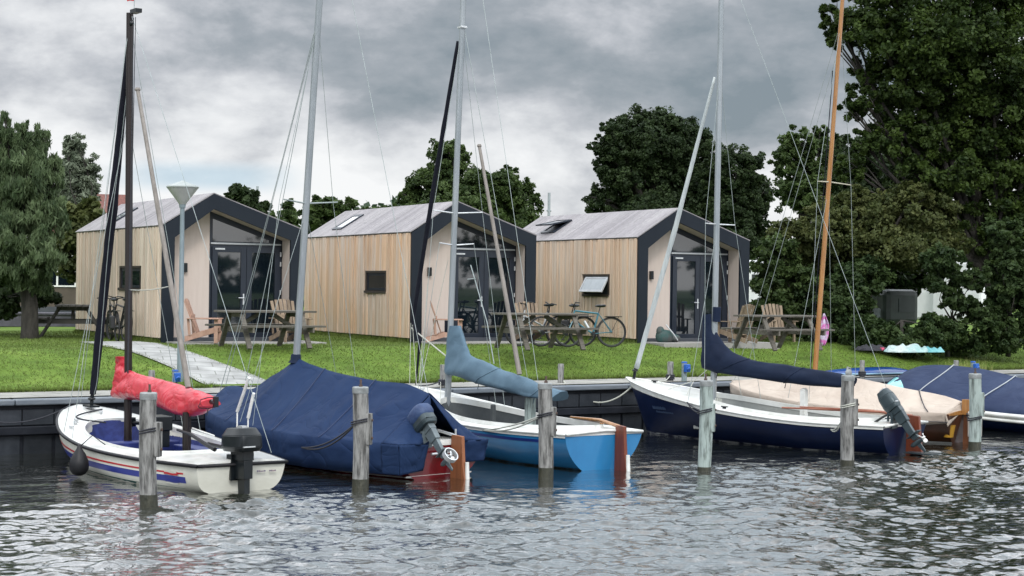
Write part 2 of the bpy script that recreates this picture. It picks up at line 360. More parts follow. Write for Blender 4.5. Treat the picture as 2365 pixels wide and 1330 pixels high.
def make_water():
    x0, x1, y0, y1, st = 2., 36., 10.5, 26.75, .03
    xs = np.arange(x0, x1+1e-6, st); ys = np.arange(y0, y1+st, st)
    X, Y = np.meshgrid(xs, ys); Z = np.zeros_like(X)
    rg = np.random.default_rng(5)
    wd = -PHI + math.pi/2 + .15               # waves run roughly away from the viewer
    # patchy amplitude
    pa = np.zeros_like(X)
    for i in range(8):
        k = rg.uniform(.25, .9); an = rg.uniform(0, 2*math.pi); pa += np.sin(k*(X*math.cos(an)+Y*math.sin(an))+rg.uniform(0, 6.28))
    pa = .85 + .10*pa
    lee = np.clip((21.3-Y+.5*np.sin(X*.9)+.3*np.sin(X*2.3+1))/2.6, 0, 1); lee = .17+.83*lee*lee*(3-2*lee)    # calmer in the lee of the boats
    for i in range(90):
        lam = .13*(1.0/.13)**rg.uniform(0, 1)**1.75
        an = wd + rg.normal(0, .62); k = 2*math.pi/lam
        Z += .0056*lam**1.0*np.sin(k*(X*math.cos(an)+Y*math.sin(an))+rg.uniform(0, 6.28))*rg.uniform(.5, 1.2)
    Z = Z*pa*lee; Z = Z + 6.*Z*np.abs(Z)
    edge = np.minimum(np.minimum((X-x0)/1., (x1-X)/1.), (Y-y0)/1.); Z *= np.clip(edge, 0, 1)
    ny, nx = X.shape; idx = np.arange(nx*ny).reshape(ny, nx)
    Fc = np.stack([idx[:-1, :-1], idx[:-1, 1:], idx[1:, 1:], idx[1:, :-1]], -1).reshape(-1, 4)
    V = np.stack([X, Y, Z], -1).reshape(-1, 3)
    # far sheets reaching the horizon on the open side, joined to the rippled sheet
    far = [(-900, -900, 900, y0), (-900, y0, x0, y1), (x1, y0, 900, y1)]; n0 = len(V)
    ev = []; ef = []
    for a, b_, c, d in far:
        o = n0+len(ev); ev += [(a, b_, 0), (c, b_, 0), (c, d, 0), (a, d, 0)]; ef.append((o, o+1, o+2, o+3))
    V = np.vstack([V, np.array(ev)]); Fc = np.vstack([Fc, np.array(ef)])
    o = np_mesh('water', V, Fc, WATER, smooth=True); tag(o, None, None, kind='structure')
make_water()

# ------------------------------------------------------------------ land
def ground_mat():
    mt, t, b = new_mat('lawn soil and turf'); n = t.nodes.new; l = t.links.new
    b.inputs['Roughness'].default_value = .9; b.inputs['Specular IOR Level'].default_value = .15
    tcn = n('ShaderNodeTexCoord')
    def no(sc, d, st=(1, 1, 1)):
        mp = n('ShaderNodeMapping'); mp.inputs['Scale'].default_value = st; l(tcn.outputs['Object'], mp.inputs[0])
        x = n('ShaderNodeTexNoise'); x.inputs['Scale'].default_value = sc; x.inputs['Detail'].default_value = d; x.inputs['Roughness'].default_value = .65; l(mp.outputs[0], x.inputs[0]); return x.outputs[0]
    r = n('ShaderNodeValToRGB'); l(no(.8, 8, (1, 1.6, 1)), r.inputs[0])
    r.color_ramp.elements[0].position = .33; r.color_ramp.elements[0].color = (.050, .090, .012, 1)
    r.color_ramp.elements[1].position = .68; r.color_ramp.elements[1].color = (.130, .195, .034, 1)
    e = r.color_ramp.elements.new(.5); e.color = (.090, .150, .022, 1)
    f = no(14, 4); mr = n('ShaderNodeMapRange'); mr.inputs[1].default_value = .3; mr.inputs[2].default_value = .7; mr.inputs[3].default_value = .88; mr.inputs[4].default_value = 1.12; l(f, mr.inputs[0])
    v = n('ShaderNodeVectorMath'); v.operation = 'SCALE'; l(r.outputs[0], v.inputs[0]); l(mr.outputs[0], v.inputs['Scale']); l(v.outputs[0], b.inputs['Base Color'])
    bp = n('ShaderNodeBump'); bp.inputs['Strength'].default_value = .3; bp.inputs['Distance'].default_value = .05; l(no(20, 5), bp.inputs['Height']); l(bp.outputs[0], b.inputs['Normal'])
    return mt
LAWN = ground_mat()
def blade_mat(name, c1, c2):
    mt, t, b = new_mat(name); n = t.nodes.new; l = t.links.new
    b.inputs['Roughness'].default_value = .6; b.inputs['Specular IOR Level'].default_value = .25
    a = n('ShaderNodeAttribute'); a.attribute_name = 'tint'
    mi = n('ShaderNodeMix'); mi.data_type = 'RGBA'; mi.inputs[6].default_value = (*c1, 1); mi.inputs[7].default_value = (*c2, 1); l(a.outputs['Fac'], mi.inputs[0]); l(mi.outputs[2], b.inputs['Base Color'])
    tr = n('ShaderNodeBsdfTranslucent'); l(mi.outputs[2], tr.inputs[0]); ms = n('ShaderNodeMixShader'); ms.inputs[0].default_value = .36
    l(b.outputs[0], ms.inputs[1]); l(tr.outputs[0], ms.inputs[2]); l(ms.outputs[0], t.nodes['Material Output'].inputs[0])
    return mt
def make_ground():
    ys = [26.85, 27.4, 28.0, 28.19] + [28.2+3.8*i/14 for i in range(15)] + [33, 34, 36, 39, 43, 50, 60, 80, 120, 200, 400, 1200]
    xs = [-900, -300, -100, -40, -20] + list(range(-10, 61, 2)) + [80, 120, 250, 900]
    P = []
    for Y in ys:
        P.append([(X, Y, ground_z(X, Y) - (.05 if Y < 28.2 else 0) + (.05 if Y == 28.2 else 0)) for X in xs])
    g = MB(); g.grid(P); o = g.build('ground', LAWN, smooth='all'); tag(o, None, None, kind='structure')
make_ground()
# path polygon in world from the photograph
PL = [onG(*p) for p in ((182, 791), (215, 797), (262, 806), (335, 826), (400, 853), (450, 879), (478, 892))]
PR = [onG(*p) for p in ((372, 795), (400, 805), (455, 820), (505, 838), (560, 858), (600, 874), (622, 884))]
PL[-1].y = PR[-1].y = 28.15
def path_x(Y):
    l = np.interp(Y, [p.y for p in reversed(PL)], [p.x for p in reversed(PL)]); r = np.interp(Y, [p.y for p in reversed(PR)], [p.x for p in reversed(PR)])
    return l, r
def slab_mat(name, base, mortar, bw, bh, rot=0, off=.5):
    mt, t, b = new_mat(name); n = t.nodes.new; l = t.links.new; b.inputs['Roughness'].default_value = .85
    tcn = n('ShaderNodeTexCoord'); mp = n('ShaderNodeMapping'); mp.inputs['Rotation'].default_value = (0, 0, rot); l(tcn.outputs['Object'], mp.inputs[0])
    br = n('ShaderNodeTexBrick'); br.offset = off; br.inputs['Scale'].default_value = 1; br.inputs['Brick Width'].default_value = bw; br.inputs['Row Height'].default_value = bh
    br.inputs['Mortar Size'].default_value = .012; br.inputs['Color1'].default_value = (*base, 1); br.inputs['Color2'].default_value = (*[x*.85 for x in base], 1); br.inputs['Mortar'].default_value = (*mortar, 1)
    l(mp.outputs[0], br.inputs[0])
    no = n('ShaderNodeTexNoise'); no.inputs['Scale'].default_value = 2.5; no.inputs['Detail'].default_value = 8; l(tcn.outputs['Object'], no.inputs[0])
    mr = n('ShaderNodeMapRange'); mr.inputs[1].default_value = .3; mr.inputs[2].default_value = .7; mr.inputs[3].default_value = .68; mr.inputs[4].default_value = 1.15; l(no.outputs[0], mr.inputs[0])
    v = n('ShaderNodeVectorMath'); v.operation = 'SCALE'; l(br.outputs[0], v.inputs[0]); l(mr.outputs[0], v.inputs['Scale']); l(v.outputs[0], b.inputs['Base Color'])
    return mt
PAVE = slab_mat('quay slabs', (.30, .295, .27), (.12, .125, .10), 1.0, .5)
PATHM = slab_mat('path slabs', (.34, .345, .335), (.17, .175, .16), .6, .3, .3)
g = MB()
xs = [-40+i*1. for i in range(140)]
g.grid([[(x, y, .885) for x in xs] for y in (26.85, 28.17)]); g.grid([[(x, 28.17, z) for x in xs] for z in (.885, .80)])
tag(g.build('quay_paving', PAVE), None, None, kind='structure')
g = MB(); rows = []
for i in range(40):
    Y = PL[-1].y + (PL[0].y-PL[-1].y)*i/39; l_, r_ = path_x(Y)
    rows.append([(l_+(r_-l_)*j/5, Y, ground_z(l_, Y)+.022) for j in range(6)])
g.grid(rows); tag(g.build('path', PATHM), None, None, kind='structure')
SHORE = mat('far bank grass', (.05, .09, .02), (.035, .06, .015), .9, scale=.2)
# far shore behind the viewer (mirrored in the cabin doors)
g = MB(); g.grid([[(-700, -1200, 1.2), (900, -1200, 1.2)], [(-700, -190, 1.0), (900, -190, 1.0)], [(-700, -186, -.1), (900, -186, -.1)]])
tag(g.build('far_bank', SHORE), None, None, kind='structure')

BLADE = blade_mat('grass blades', (.088, .130, .026), (.145, .190, .050))
def make_grass():
    n = 210000; rg = np.random.default_rng(3)
    X = rg.uniform(3, 44, n); Y = 28.2 + (rg.uniform(0, 1, n)**1.25)*15
    l, r = path_x(np.clip(Y, PL[-1].y, PL[0].y)); keep = ~((X > l+.02) & (X < r-.02) & (Y < PL[0].y+.1))
    X, Y = X[keep], Y[keep]
    ne = 14000; Xe = rg.uniform(3, 44, ne); Ye = 28.20-rg.exponential(.022, ne); ok = (Xe < PL[-1].x-.05) | (Xe > PR[-1].x+.05)
    # tufts creeping over the path edge
    yy = rg.uniform(PL[-1].y, PL[0].y, 5000); l, r = path_x(yy); side = rg.uniform(0, 1, 5000) < .5
    xx = np.where(side, l+np.abs(rg.normal(0, .05, 5000)), r-np.abs(rg.normal(0, .05, 5000)))
    # longer tufts against the cabin plinths
    tx, ty = [], []
    for cx, cy, yw in ((13.48, 34.58, -.068), (19.05, 33.63, -.104), (24.47, 32.29, -.099)):
        v = rg.uniform(0, 7, 3500); u = .03-np.abs(rg.normal(0, .05, 3500)); tx.append(cx+u*np.cos(yw)-v*np.sin(yw)); ty.append(cy+u*np.sin(yw)+v*np.cos(yw))
    nt = sum(len(a) for a in tx)
    X = np.concatenate([X, Xe[ok], xx]+tx); Y = np.concatenate([Y, Ye[ok], yy]+ty); n = len(X)
    t = np.clip((Y-28.2)/3.8, 0, 1); Z = .89+.55*t*t*(3-2*t)
    h = rg.uniform(.014, .042, n); edge = Y < 28.35; h[edge] *= rg.uniform(1.2, 3.0, edge.sum()); h[-nt:] *= rg.uniform(1.5, 4, nt); wd = rg.uniform(.006, .016, n)
    an = rg.uniform(0, math.pi, n); lx, ly = rg.normal(0, .025, n), rg.normal(0, .025, n)-edge*.03
    V = np.empty((n, 3, 3)); V[:, 0] = np.stack([X-np.cos(an)*wd, Y-np.sin(an)*wd, Z-.005], 1); V[:, 1] = np.stack([X+np.cos(an)*wd, Y+np.sin(an)*wd, Z-.005], 1); V[:, 2] = np.stack([X+lx, Y+ly, Z+h], 1)
    patch = .5+.25*np.sin(X*1.3+Y*.7)+.25*np.sin(X*.5-Y*1.9+1); tint = np.repeat(np.clip(patch*.6+rg.uniform(0, .5, n), 0, 1), 3)
    o = np_mesh('lawn_grass', V.reshape(-1, 3), np.arange(n*3).reshape(-1, 3), BLADE, attr=tint)
    tag(o, 'short green mown grass of the lawn between quay and cabins', 'grass', kind='stuff')
make_grass()

# ------------------------------------------------------------------ quay wall
QDARK = mat('quay sheeting', (.008, .010, .015), (.016, .019, .026), .5, spec=.25, scale=3, bump=.2)
QPAN = mat('quay panels', (.014, .018, .024), (.030, .035, .043), .55, spec=.3, scale=3, island=.25, bump=.2)
QCAP = mat('quay cap', (.10, .12, .145), (.15, .17, .19), .45, scale=2, stretch=(1, 4, 4))
q = thing('quay_wall', 'dark sheet-piled quay edge with grey capping beam along the water', 'quay wall', (0, 26.75, 0))
g = MB(); g.box((-40, 0, -1.2), (70, .08, .78)); g.build('sheeting', QDARK, q)
g = MB()
x = -40.
while x < 70: g.box((x+.012, -.035, .46), (x+.50, -.002, .70)); g.box((x+.03, -.03, -.4), (x+.48, -.001, .29)); x += .512
g.build('panelling', QPAN, q)
g = MB(); g.box((-40, -.12, .31), (70, -.004, .44)); g.build('waler', QDARK, q, bevel=.012)
g = MB(); x = -40.
while x < 70: g.box((x, -.13, .775), (x+3.985, .13, .868)); x += 4
g.build('capping', QCAP, q, bevel=.02)

# ------------------------------------------------------------------ cabins
CW, CL, HE, HR, UR = 3.19, 6.96, 2.60, 3.33, .356
CZ = EZ-1.403
CAB = [(13.48, 34.58, -.068), (19.05, 33.63, -.104), (24.47, 32.29, -.099)]
def roof_h(u, d=0.):
    u = u
    return (HE+(HR-HE)*u/(UR*CW) if u < UR*CW else HR-(HR-HE)*(u-UR*CW)/((1-UR)*CW)) - d
def cabin(i, label, sky_open, win_open):
    cx, cy, yw = CAB[i-1]
    t = thing('cabin', label, 'cabin', (cx, cy, CZ), yw, 'timber cabins with asymmetric roofs')
    rg = random.Random(i*5)
    # plinth and shell
    g = MB(); g.box((.06, .04, -.05), (CW-.06, CL-.05, .2)); g.build('plinth', PLINTH, t)
    g = MB()
    g.box((.02, .06, .2), (.06, CL-.02, HE-.02)); g.box((CW-.05, .03, 0), (CW-.003, CL, HE-.02))
    pr = [(.06, HE-.06), (UR*CW, HR-.07), (CW-.06, HE-.06), (CW-.06, .21), (.06, .21)]
    g.prism([(u, CL-.04, z) for u, z in pr], (0, .03, 0))
    g.build('wall', FACIA, t)
    # vertical cladding boards of uneven width on the long side
    g = MB(); v = .035
    wv0, wv1, wz0, wz1 = WIN[i]
    while v < CL:
        wd = rg.choice((.08, .08, .11, .14)); e = min(v+wd, CL)
        zz = [(.2+rg.uniform(-.003, .003), HE-.012)]
        if e > wv0 and v < wv1: zz = [(.2, wz0), (wz1, HE-.012)]
        x = rg.uniform(-.006, .0)+(-.02 if rg.random() < .4 else 0)
        for a, b in zz: g.box((x-.012, v, a), (.019, e-.016, b))
        v = e
    g.build('side_cladding', CLAD[i], t)
    # roof boards running down both slopes
    g = MB(); nrm = Vector((-(HR-HE), 0, UR*CW)).normalized(); dn = Vector((-UR*CW, 0, -(HR-HE))).normalized()
    for side in (0, 1):
        e0 = Vector((-.03, 0, HE)) if side == 0 else Vector((CW+.02, 0, HE)); r0 = Vector((UR*CW, 0, HR))
        nn = Vector((-(HR-HE), 0, UR*CW)).normalized() if side == 0 else Vector(((HR-HE), 0, (1-UR)*CW)).normalized()
        v = -.02
        while v < CL:
            wd = .195; dz = rg.uniform(0, .004)
            A = e0+Vector((0, v, 0)); B = r0+Vector((0, v, 0)); A2 = A+Vector((0, wd-.006, 0)); B2 = B+Vector((0, wd-.006, 0)); off = nn*(.022+dz)
            g.add([A, B, B2, A2, A+off, B+off, B2+off, A2+off], [(0,3,2,1),(4,5,6,7),(0,1,5,4),(1,2,6,5),(2,3,7,6),(3,0,4,7)])
            v += wd
    g.prism([(.0, -.01, HE-.035), (UR*CW, -.01, HR-.03), (CW, -.01, HE-.03), (CW-.02, -.01, HE-.075), (UR*CW, -.01, HR-.075), (.02, -.01, HE-.08)], (0, CL, 0))
    g.build('roof', ROOFM, t)
    # fascia ring on the front
    D = .48; FW = .27
    outer = [(0, .0), (0, HE), (UR*CW, HR), (CW, HE), (CW, .0)]
    inner = [(FW, .0), (FW, HE-.24), (UR*CW+.005, HR-.335), (CW-FW, HE-.24), (CW-FW, .0)]
    g = MB()
    for y0, y1 in ((-.035, .03),):
        vs = []
        for y in (y0, y1): vs += [(u, y, z) for u, z in outer] + [(u, y, z) for u, z in inner]
        fs = []
        for k in range(4): fs.append((k, k+1, 5+k+1, 5+k)); fs.append((10+k, 15+k, 16+k, 11+k)); fs.append((k, 10+k, 11+k, k+1)); fs.append((5+k, 6+k, 16+k, 15+k))
        fs += [(0, 5, 15, 10), (4, 14, 19, 9)]
        g.add(vs, fs)
    g.build('fascia', FACIA, t)
    g = MB()
    for k in range(4):
        a, b = inner[k], inner[k+1]; c = 0.02
        aa = Vector((a[0], 0, a[1])); bb = Vector((b[0], 0, b[1])); dd = (bb-aa).normalized(); nn = Vector((-dd.z, 0, dd.x))*.02
        g.add([aa+Vector((0, .031, 0)), bb+Vector((0, .031, 0)), bb+Vector((0, D, 0)), aa+Vector((0, D, 0)), aa+nn+Vector((0, .031, 0)), bb+nn+Vector((0, .031, 0)), bb+nn+Vector((0, D, 0)), aa+nn+Vector((0, D, 0))],
              [(0,1,2,3),(7,6,5,4),(0,4,5,1),(1,5,6,2),(2,6,7,3),(3,7,4,0)])
    g.build('porch_lining', PLY, t)
    dl = DOOR0; dr = CW-FW
    g = MB(); g.prism([(FW, D, .02), (dl, D, .02), (dl, D, roof_h(dl, .32)), (UR*CW, D, HR-.32), (FW, D, HE-.22)], (0, .05, 0)); g.build('front_panel', PLY, t)
    g = MB(); g.prism([(dl+.002, D+.02, .02), (dr, D+.02, .02), (dr, D+.02, HE-.24), (dl+.002, D+.02, roof_h(dl, .32))], (0, .06, 0)); bk = g.build('door_surround', FRAME, t)
    g = MB(); g.box((dl+.03, D-.015, 2.25), (dr-.03, D+.018, 2.285)); g.build('lintel', LINER, t)
    # gable window
    tip = lambda u: roof_h(u, .47)
    g = MB(); g.prism([(dl+.07, D+.008, 2.31), (dr-.32, D+.008, 2.31), (dr-.32, D+.008, tip(dr-.32)+.02), (dl+.07, D+.008, tip(dl+.07))], (0, .01, 0)); gl = g.build('gable_window', GLASSD, t)
    # two door leaves
    mid = (dl+dr)/2
    for a, b, hd in ((dl+.06, mid-.004, True), (mid+.004, dr-.05, False)):
        g = MB(); z0, z1 = .1, 2.2; fr = .125
        g.box((a, D-.03, z0), (a+fr, D+.018, z1)); g.box((b-fr, D-.03, z0), (b, D+.018, z1)); g.box((a+fr, D-.03, z1-fr), (b-fr, D+.018, z1)); g.box((a+fr, D-.03, z0), (b-fr, D+.018, z0+.2))
        dd = g.build('door', FRAME, t, bevel=.004)
        g = MB(); g.box((a+fr, D-.004, z0+.2), (b-fr, D+.012, z1-fr)); g.build('pane', GLASSD, dd)
        if hd:
            g = MB(); g.box((b-.075, D-.045, .92), (b-.045, D-.031, 1.16)); g.tube([(b-.06, D-.035, 1.07), (b-.06, D-.085, 1.07), (b-.19, D-.085, 1.07)], .011, 8); g.build('handle', SILV, dd, smooth=True)
        else:
            for z in (.35, 1.15, 1.78, 2.0): g = MB(); g.box((b-.015, D-.05, z), (b+.012, D-.031, z+.10)); g.build('hinge', SILV, dd)
    g = MB(); g.box((.62, D-.09, 1.62), (.70, D-.003, 1.82)); g.build('wall_lamp', BLACKP, t, bevel=.006)
    g = MB(); g.box((dl+.12, D-.05, 2.13), (dl+.34, D-.031, 2.165)); g.build('door_closer', SILV, t)
    # side window in its deep reveal
    a, b, c, d = WIN[i]
    g = MB()
    g.box((-.026, a-.0, c), (.05, a+.05, d)); g.box((-.026, b-.05, c), (.05, b, d)); g.box((-.026, a+.05, d-.05), (.05, b-.05, d)); g.box((-.055, a-.03, c-.04), (.05, b+.03, c+.02))
    g.box((.051, a, c), (.058, b, d))
    wn = g.build('side_window', mat('window reveal brown', (.035, .026, .02), None, .6), t)
    xf = Matrix.Identity(4)
    if win_open: xf = Matrix.Translation((-.005, 0, d-.06)) @ Matrix.Rotation(R(28), 4, 'Y') @ Matrix.Translation((0, 0, -(d-.06)))
    g = MB(xf); f = .055; g.box((.0, a+.06, c+.03), (.03, a+.06+f, d-.06)); g.box((0, b-.06-f, c+.03), (.03, b-.06, d-.06)); g.box((0, a+.06+f, c+.03), (.03, b-.06-f, c+.03+f)); g.box((0, a+.06+f, d-.06-f), (.03, b-.06-f, d-.06))
    g.build('sash', FRAME if not win_open else LINER, wn)
    g = MB(xf); g.box((.008, a+.06+f, c+.03+f), (.02, b-.06-f, d-.06-f)); g.build('pane', GLASSD if not win_open else GLASSL, wn)
    # roof light
    def rp(s, v, o=0): # s along slope from eave 0..1
        A = Vector((-.03, v, HE)); Bv = Vector((UR*CW, v, HR)); n2 = Vector((-(HR-HE), 0, UR*CW)).normalized()
        return A.lerp(Bv, s) + n2*o
    s0, s1, v0, v1 = SKYL[i]
    g = MB()
    for (sa, sb, va, vb) in ((s0, s0+.06, v0, v1), (s1-.06, s1, v0, v1), (s0+.06, s1-.06, v0, v0+.07), (s0+.06, s1-.06, v1-.07, v1)):
        g.add([rp(sa, va, .02), rp(sb, va, .02), rp(sb, vb, .02), rp(sa, vb, .02), rp(sa, va, .06), rp(sb, va, .06), rp(sb, vb, .06), rp(sa, vb, .06)], [(0,3,2,1),(4,5,6,7),(0,1,5,4),(1,2,6,5),(2,3,7,6),(3,0,4,7)])
    kf = g.build('roof_window', FRAME, t)
    if not sky_open:
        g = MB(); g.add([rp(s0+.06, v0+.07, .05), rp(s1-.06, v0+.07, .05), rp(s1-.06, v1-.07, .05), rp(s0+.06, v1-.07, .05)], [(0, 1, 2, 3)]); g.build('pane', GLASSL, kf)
    else:
        g = MB(); g.add([rp(s0+.06, v0+.07, .04), rp(s1-.06, v0+.07, .04), rp(s1-.06, v1-.07, .04), rp(s0+.06, v1-.07, .04)], [(0, 1, 2, 3)]); g.build('opening', FRAME, kf)
        top = rp(s1-.02, v0, .06); o2 = lambda v, k, h: rp(s1-.02-(s1-s0)*k, v, .06+h)
        g = MB(); P = [o2(v0, 0, 0), o2(v1, 0, 0), o2(v1, .95, .22), o2(v0, .95, .22)]; nn = Vector((-.3, 0, .9)).normalized()*.035
        for (aa, bb) in ((0, 1), (1, 2), (2, 3), (3, 0)): g.bar(P[aa], P[bb], .06, .035)
        g.build('sash', FRAME, kf)
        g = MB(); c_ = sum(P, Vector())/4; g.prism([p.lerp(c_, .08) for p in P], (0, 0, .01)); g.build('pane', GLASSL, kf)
    return t
DOOR0 = 1.22
def side_v(i, x, y):   # photo pixel on the long side wall -> (v, h)
    cx, cy, yw = CAB[i-1]; d = ray(x, y); ux, uy = -math.sin(yw), math.cos(yw)
    t = (uy*cx-ux*cy)/(uy*d.x-ux*d.y); p = O+d*t
    return (p.x-cx)*ux+(p.y-cy)*uy, p.z-CZ
def winrect(i, x0, y0, x1, y1):
    a = side_v(i, x1, (y0+y1)/2)[0]; b = side_v(i, x0, (y0+y1)/2)[0]
    return a, b, side_v(i, (x0+x1)/2, y1)[1], side_v(i, (x0+x1)/2, y0)[1]
WIN = {1: winrect(1, 278, 614, 327, 667), 2: winrect(2, 846, 625, 893, 673), 3: winrect(3, 1350, 633, 1408, 681)}
def roof_sv(i, x, y):
    cx, cy, yw = CAB[i-1]; c, s = math.cos(yw), math.sin(yw)
    n = Vector((-(HR-HE), 0, UR*CW)); n = Vector((n.x*c, n.x*s, n.z)); p0 = Vector((cx, cy, CZ+HE)); d = ray(x, y)
    p = O+d*((p0-O).dot(n)/d.dot(n)); q = p-p0
    return ((q.x*c+q.y*s)+.03)/(UR*CW+.03), -q.x*s+q.y*c
def skrect(i, lo_l, lo_r, hi_l, hi_r):
    a = roof_sv(i, *lo_l); b = roof_sv(i, *lo_r); c = roof_sv(i, *hi_l); d = roof_sv(i, *hi_r)
    return (a[0]+b[0])/2, (c[0]+d[0])/2, (b[1]+d[1])/2, (a[1]+c[1])/2
SKYL = {1: skrect(1, (253, 518), (277, 514), (300, 487), (317, 483)), 2: skrect(2, (770, 535), (792, 533), (817, 502), (842, 498)), 3: skrect(3, (1247, 541), (1280, 543), (1297, 514), (1322, 511))}
print('WIN', WIN, 'SKYL', SKYL)
cabin(1, 'pale greying timber cabin nearest the willow, street lamp standing before its porch', False, False)
cabin(2, 'orange-toned timber cabin in the middle of the row with closed side window', False, False)
cabin(3, 'timber cabin next to the hedge with its side window and roof window tilted open', True, True)
# paved terraces before the porches
TERR = mat('terrace concrete', (.30, .29, .275), (.22, .215, .20), .85, scale=3)
for i in (1, 2, 3):
    cx, cy, yw = CAB[i-1]; c, s = math.cos(yw), math.sin(yw)
    g = MB(Matrix.Translation((cx, cy, 0)) @ Matrix.Rotation(yw, 4, 'Z')); g.box((.1, -1.05, 1.30), (CW+.2, .47, 1.475))
    tag(g.build('terrace_slab', TERR), None, None, kind='structure')
def cab_pt(i, u, v, z=None):
    cx, cy, yw = CAB[i-1]; c, s = math.cos(yw), math.sin(yw)
    return Vector((cx+u*c-v*s, cy+u*s+v*c, z if z is not None else 1.475))

# ------------------------------------------------------------------ boats
def smooth_interp(tab):
    xs = [a for a, _ in tab]; ys = [b for _, b in tab]
    def f(x):
        x = min(max(x, xs[0]), xs[-1]); k = 0
        while k < len(xs)-2 and x > xs[k+1]: k += 1
        def tan(j):
            if j == 0: return (ys[1]-ys[0])/(xs[1]-xs[0])
            if j == len(xs)-1: return (ys[-1]-ys[-2])/(xs[-1]-xs[-2])
            return (ys[j+1]-ys[j-1])/(xs[j+1]-xs[j-1])
        h = xs[k+1]-xs[k]; t = (x-xs[k])/h; m0, m1 = tan(k)*h, tan(k+1)*h
        return (2*t**3-3*t*t+1)*ys[k]+(t**3-2*t*t+t)*m0+(-2*t**3+3*t*t)*ys[k+1]+(t**3-t*t)*m1
    return f
class Hull:
    """half breadth hb, sheer height sh along distance s from the stern (0..L); the section is a power curve from keel to sheer"""
    def __init__(s, L, hb, sh, keel=-.25, nb=2.4, ns=1.35, rake=.10, stem=.35):
        s.L = L; s.hbf = smooth_interp(hb); s.sh = smooth_interp(sh); s.keel = keel; s.nb = nb; s.ns = ns; s.rake = rake; s.stem = stem
    def hb(s, x):
        q = max(0, (s.L-x)/s.L); return max(0, s.hbf(x))*min(1, (q/.035)**.5 if q < .035 else 1)
    def pt(s, x, th, side, off=0.):
        q = x/s.L; h = s.sh(x)
        kz = s.keel + (h-.12-s.keel)*max(0, (q-(1-s.stem/s.L*1.2))/(s.stem/s.L*1.2))**1.6 if q > 1-s.stem/s.L*1.2 else s.keel
        kz += .12*max(0, (.25-q)/.25)
        n = s.nb + (s.ns-s.nb)*max(0, (q-.25)/.75)**.8
        y = s.hb(x)*(1-(1-th)**n)**(1/(n*.82)) * (.93+.07*th)
        z = kz+(h-kz)*th
        fw = s.rake*(1-th)*max(0, 1-q*6)
        return Vector((x+fw - s.stem*.5*(1-th)*max(0, (q-.8)/.2)**2, side*(y+off), z))
    def stations(s, n=48):
        return [s.L*(1-(1-i/n)**1.35) for i in range(n+1)]
    def shell(s, g):
        nt_ = 14; S = s.stations(); P = []
        for x in S: P.append([s.pt(x, 1-j/nt_, 1) for j in range(nt_)]+[s.pt(x, j/nt_, -1) for j in range(nt_+1)])
        g.grid(P)
        g.add(P[0], [tuple(reversed(range(len(P[0]))))])
    def strip(s, g, x0, x1, z0, z1, off=.004, n=30, sides=(1, -1), zabs=False):
        """band on the topsides between z fractions (0 water .. 1 sheer)"""
        for sd_ in sides:
            P = []
            for i in range(n+1):
                x = x0+(x1-x0)*i/n; row = []
                for zf in (z0, z0*.5+z1*.5, z1):
                    zf_ = zf(x) if callable(zf) else zf
                    h = s.sh(x); q = x/s.L; kz = s.pt(x, 0, 1).z; z = h*zf_
                    th = min(1, max(0, (z-kz)/(h-kz))); row.append(s.pt(x, th, sd_, off))
                P.append(row)
            if sd_ < 0: P = [list(reversed(r)) for r in P]
            g.grid(P)
    def deck(s, g, gi, c0, c1, side, camber=.05, lip=.0, floor=.12, lipw=.05, taper=.88, fdeck_z=None, shape=2.2, narrow=None):
        """deck ring into g, cockpit well into gi; cockpit from c0 to c1, side deck width side(x)"""
        n = 60; S = sorted(set([s.L*i/n for i in range(n+1)]+[c0+(c1-c0)*(.5-.5*math.cos(math.pi*i/40)) for i in range(41)]))
        def cw(x):
            if x <= c0 or x >= c1: return 0.
            m_ = (c0+c1)/2; t = abs(x-m_)/((c1-c0)/2); return max(0, (s.hb(x)-side))*max(0, 1-t**shape)**(1/shape)
        s.cw = cw
        def dz(x, y): b = max(s.hb(x), 1e-3); return s.sh(x)+camber*(1-(min(1, abs(y)/b))**2)*(min(1, b/.6))
        s.dz = dz
        for sd_ in (1, -1):
            P = []
            for x in S:
                b = s.hb(x); c = cw(x); row = [Vector((x, sd_*(b+(c-b)*k/5), dz(x, b+(c-b)*k/5)+(0 if k else 0))) for k in range(6)]
                if sd_ < 0: row.reverse()
                P.append(row)
            g.grid(P)
        b0 = s.hb(0); n_ = 12; ys = [b0*(1-2*i/n_) for i in range(n_+1)]
        g.grid([[Vector((-.003, y, s.sh(0)-.03)) for y in ys], [Vector((0, y, dz(0, y))) for y in ys]])
        X = [x for x in S if c0-1e-6 <= x <= c1+1e-6]
        if c1 <= c0: return
        if lip:
            for sd_ in (1, -1):
                P = []
                for x in X:
                    c = cw(x); z = dz(x, c)
                    row = [Vector((x, sd_*(c+lipw*.5), z)), Vector((x, sd_*(c+lipw*.4), z+lip)), Vector((x, sd_*max(0, c-lipw*.3), z+lip)), Vector((x, sd_*max(0, c-lipw*.4), z-.04))]
                    if sd_ < 0: row.reverse()
                    P.append(row)
                g.grid(P)
        for sd_ in (1, -1):
            P = []
            for x in X:
                c = cw(x); m_ = (c0+c1)/2; xx = m_+(x-m_)*.96
                row = [Vector((x, sd_*c, dz(x, c)-.002)), Vector((x*.5+xx*.5, sd_*c*(taper+.06), (dz(x, c)+floor)/2)), Vector((xx, sd_*c*taper, floor)), Vector((xx, 0, floor-.02))]
                if sd_ < 0: row.reverse()
                P.append(row)
            gi.grid(P)
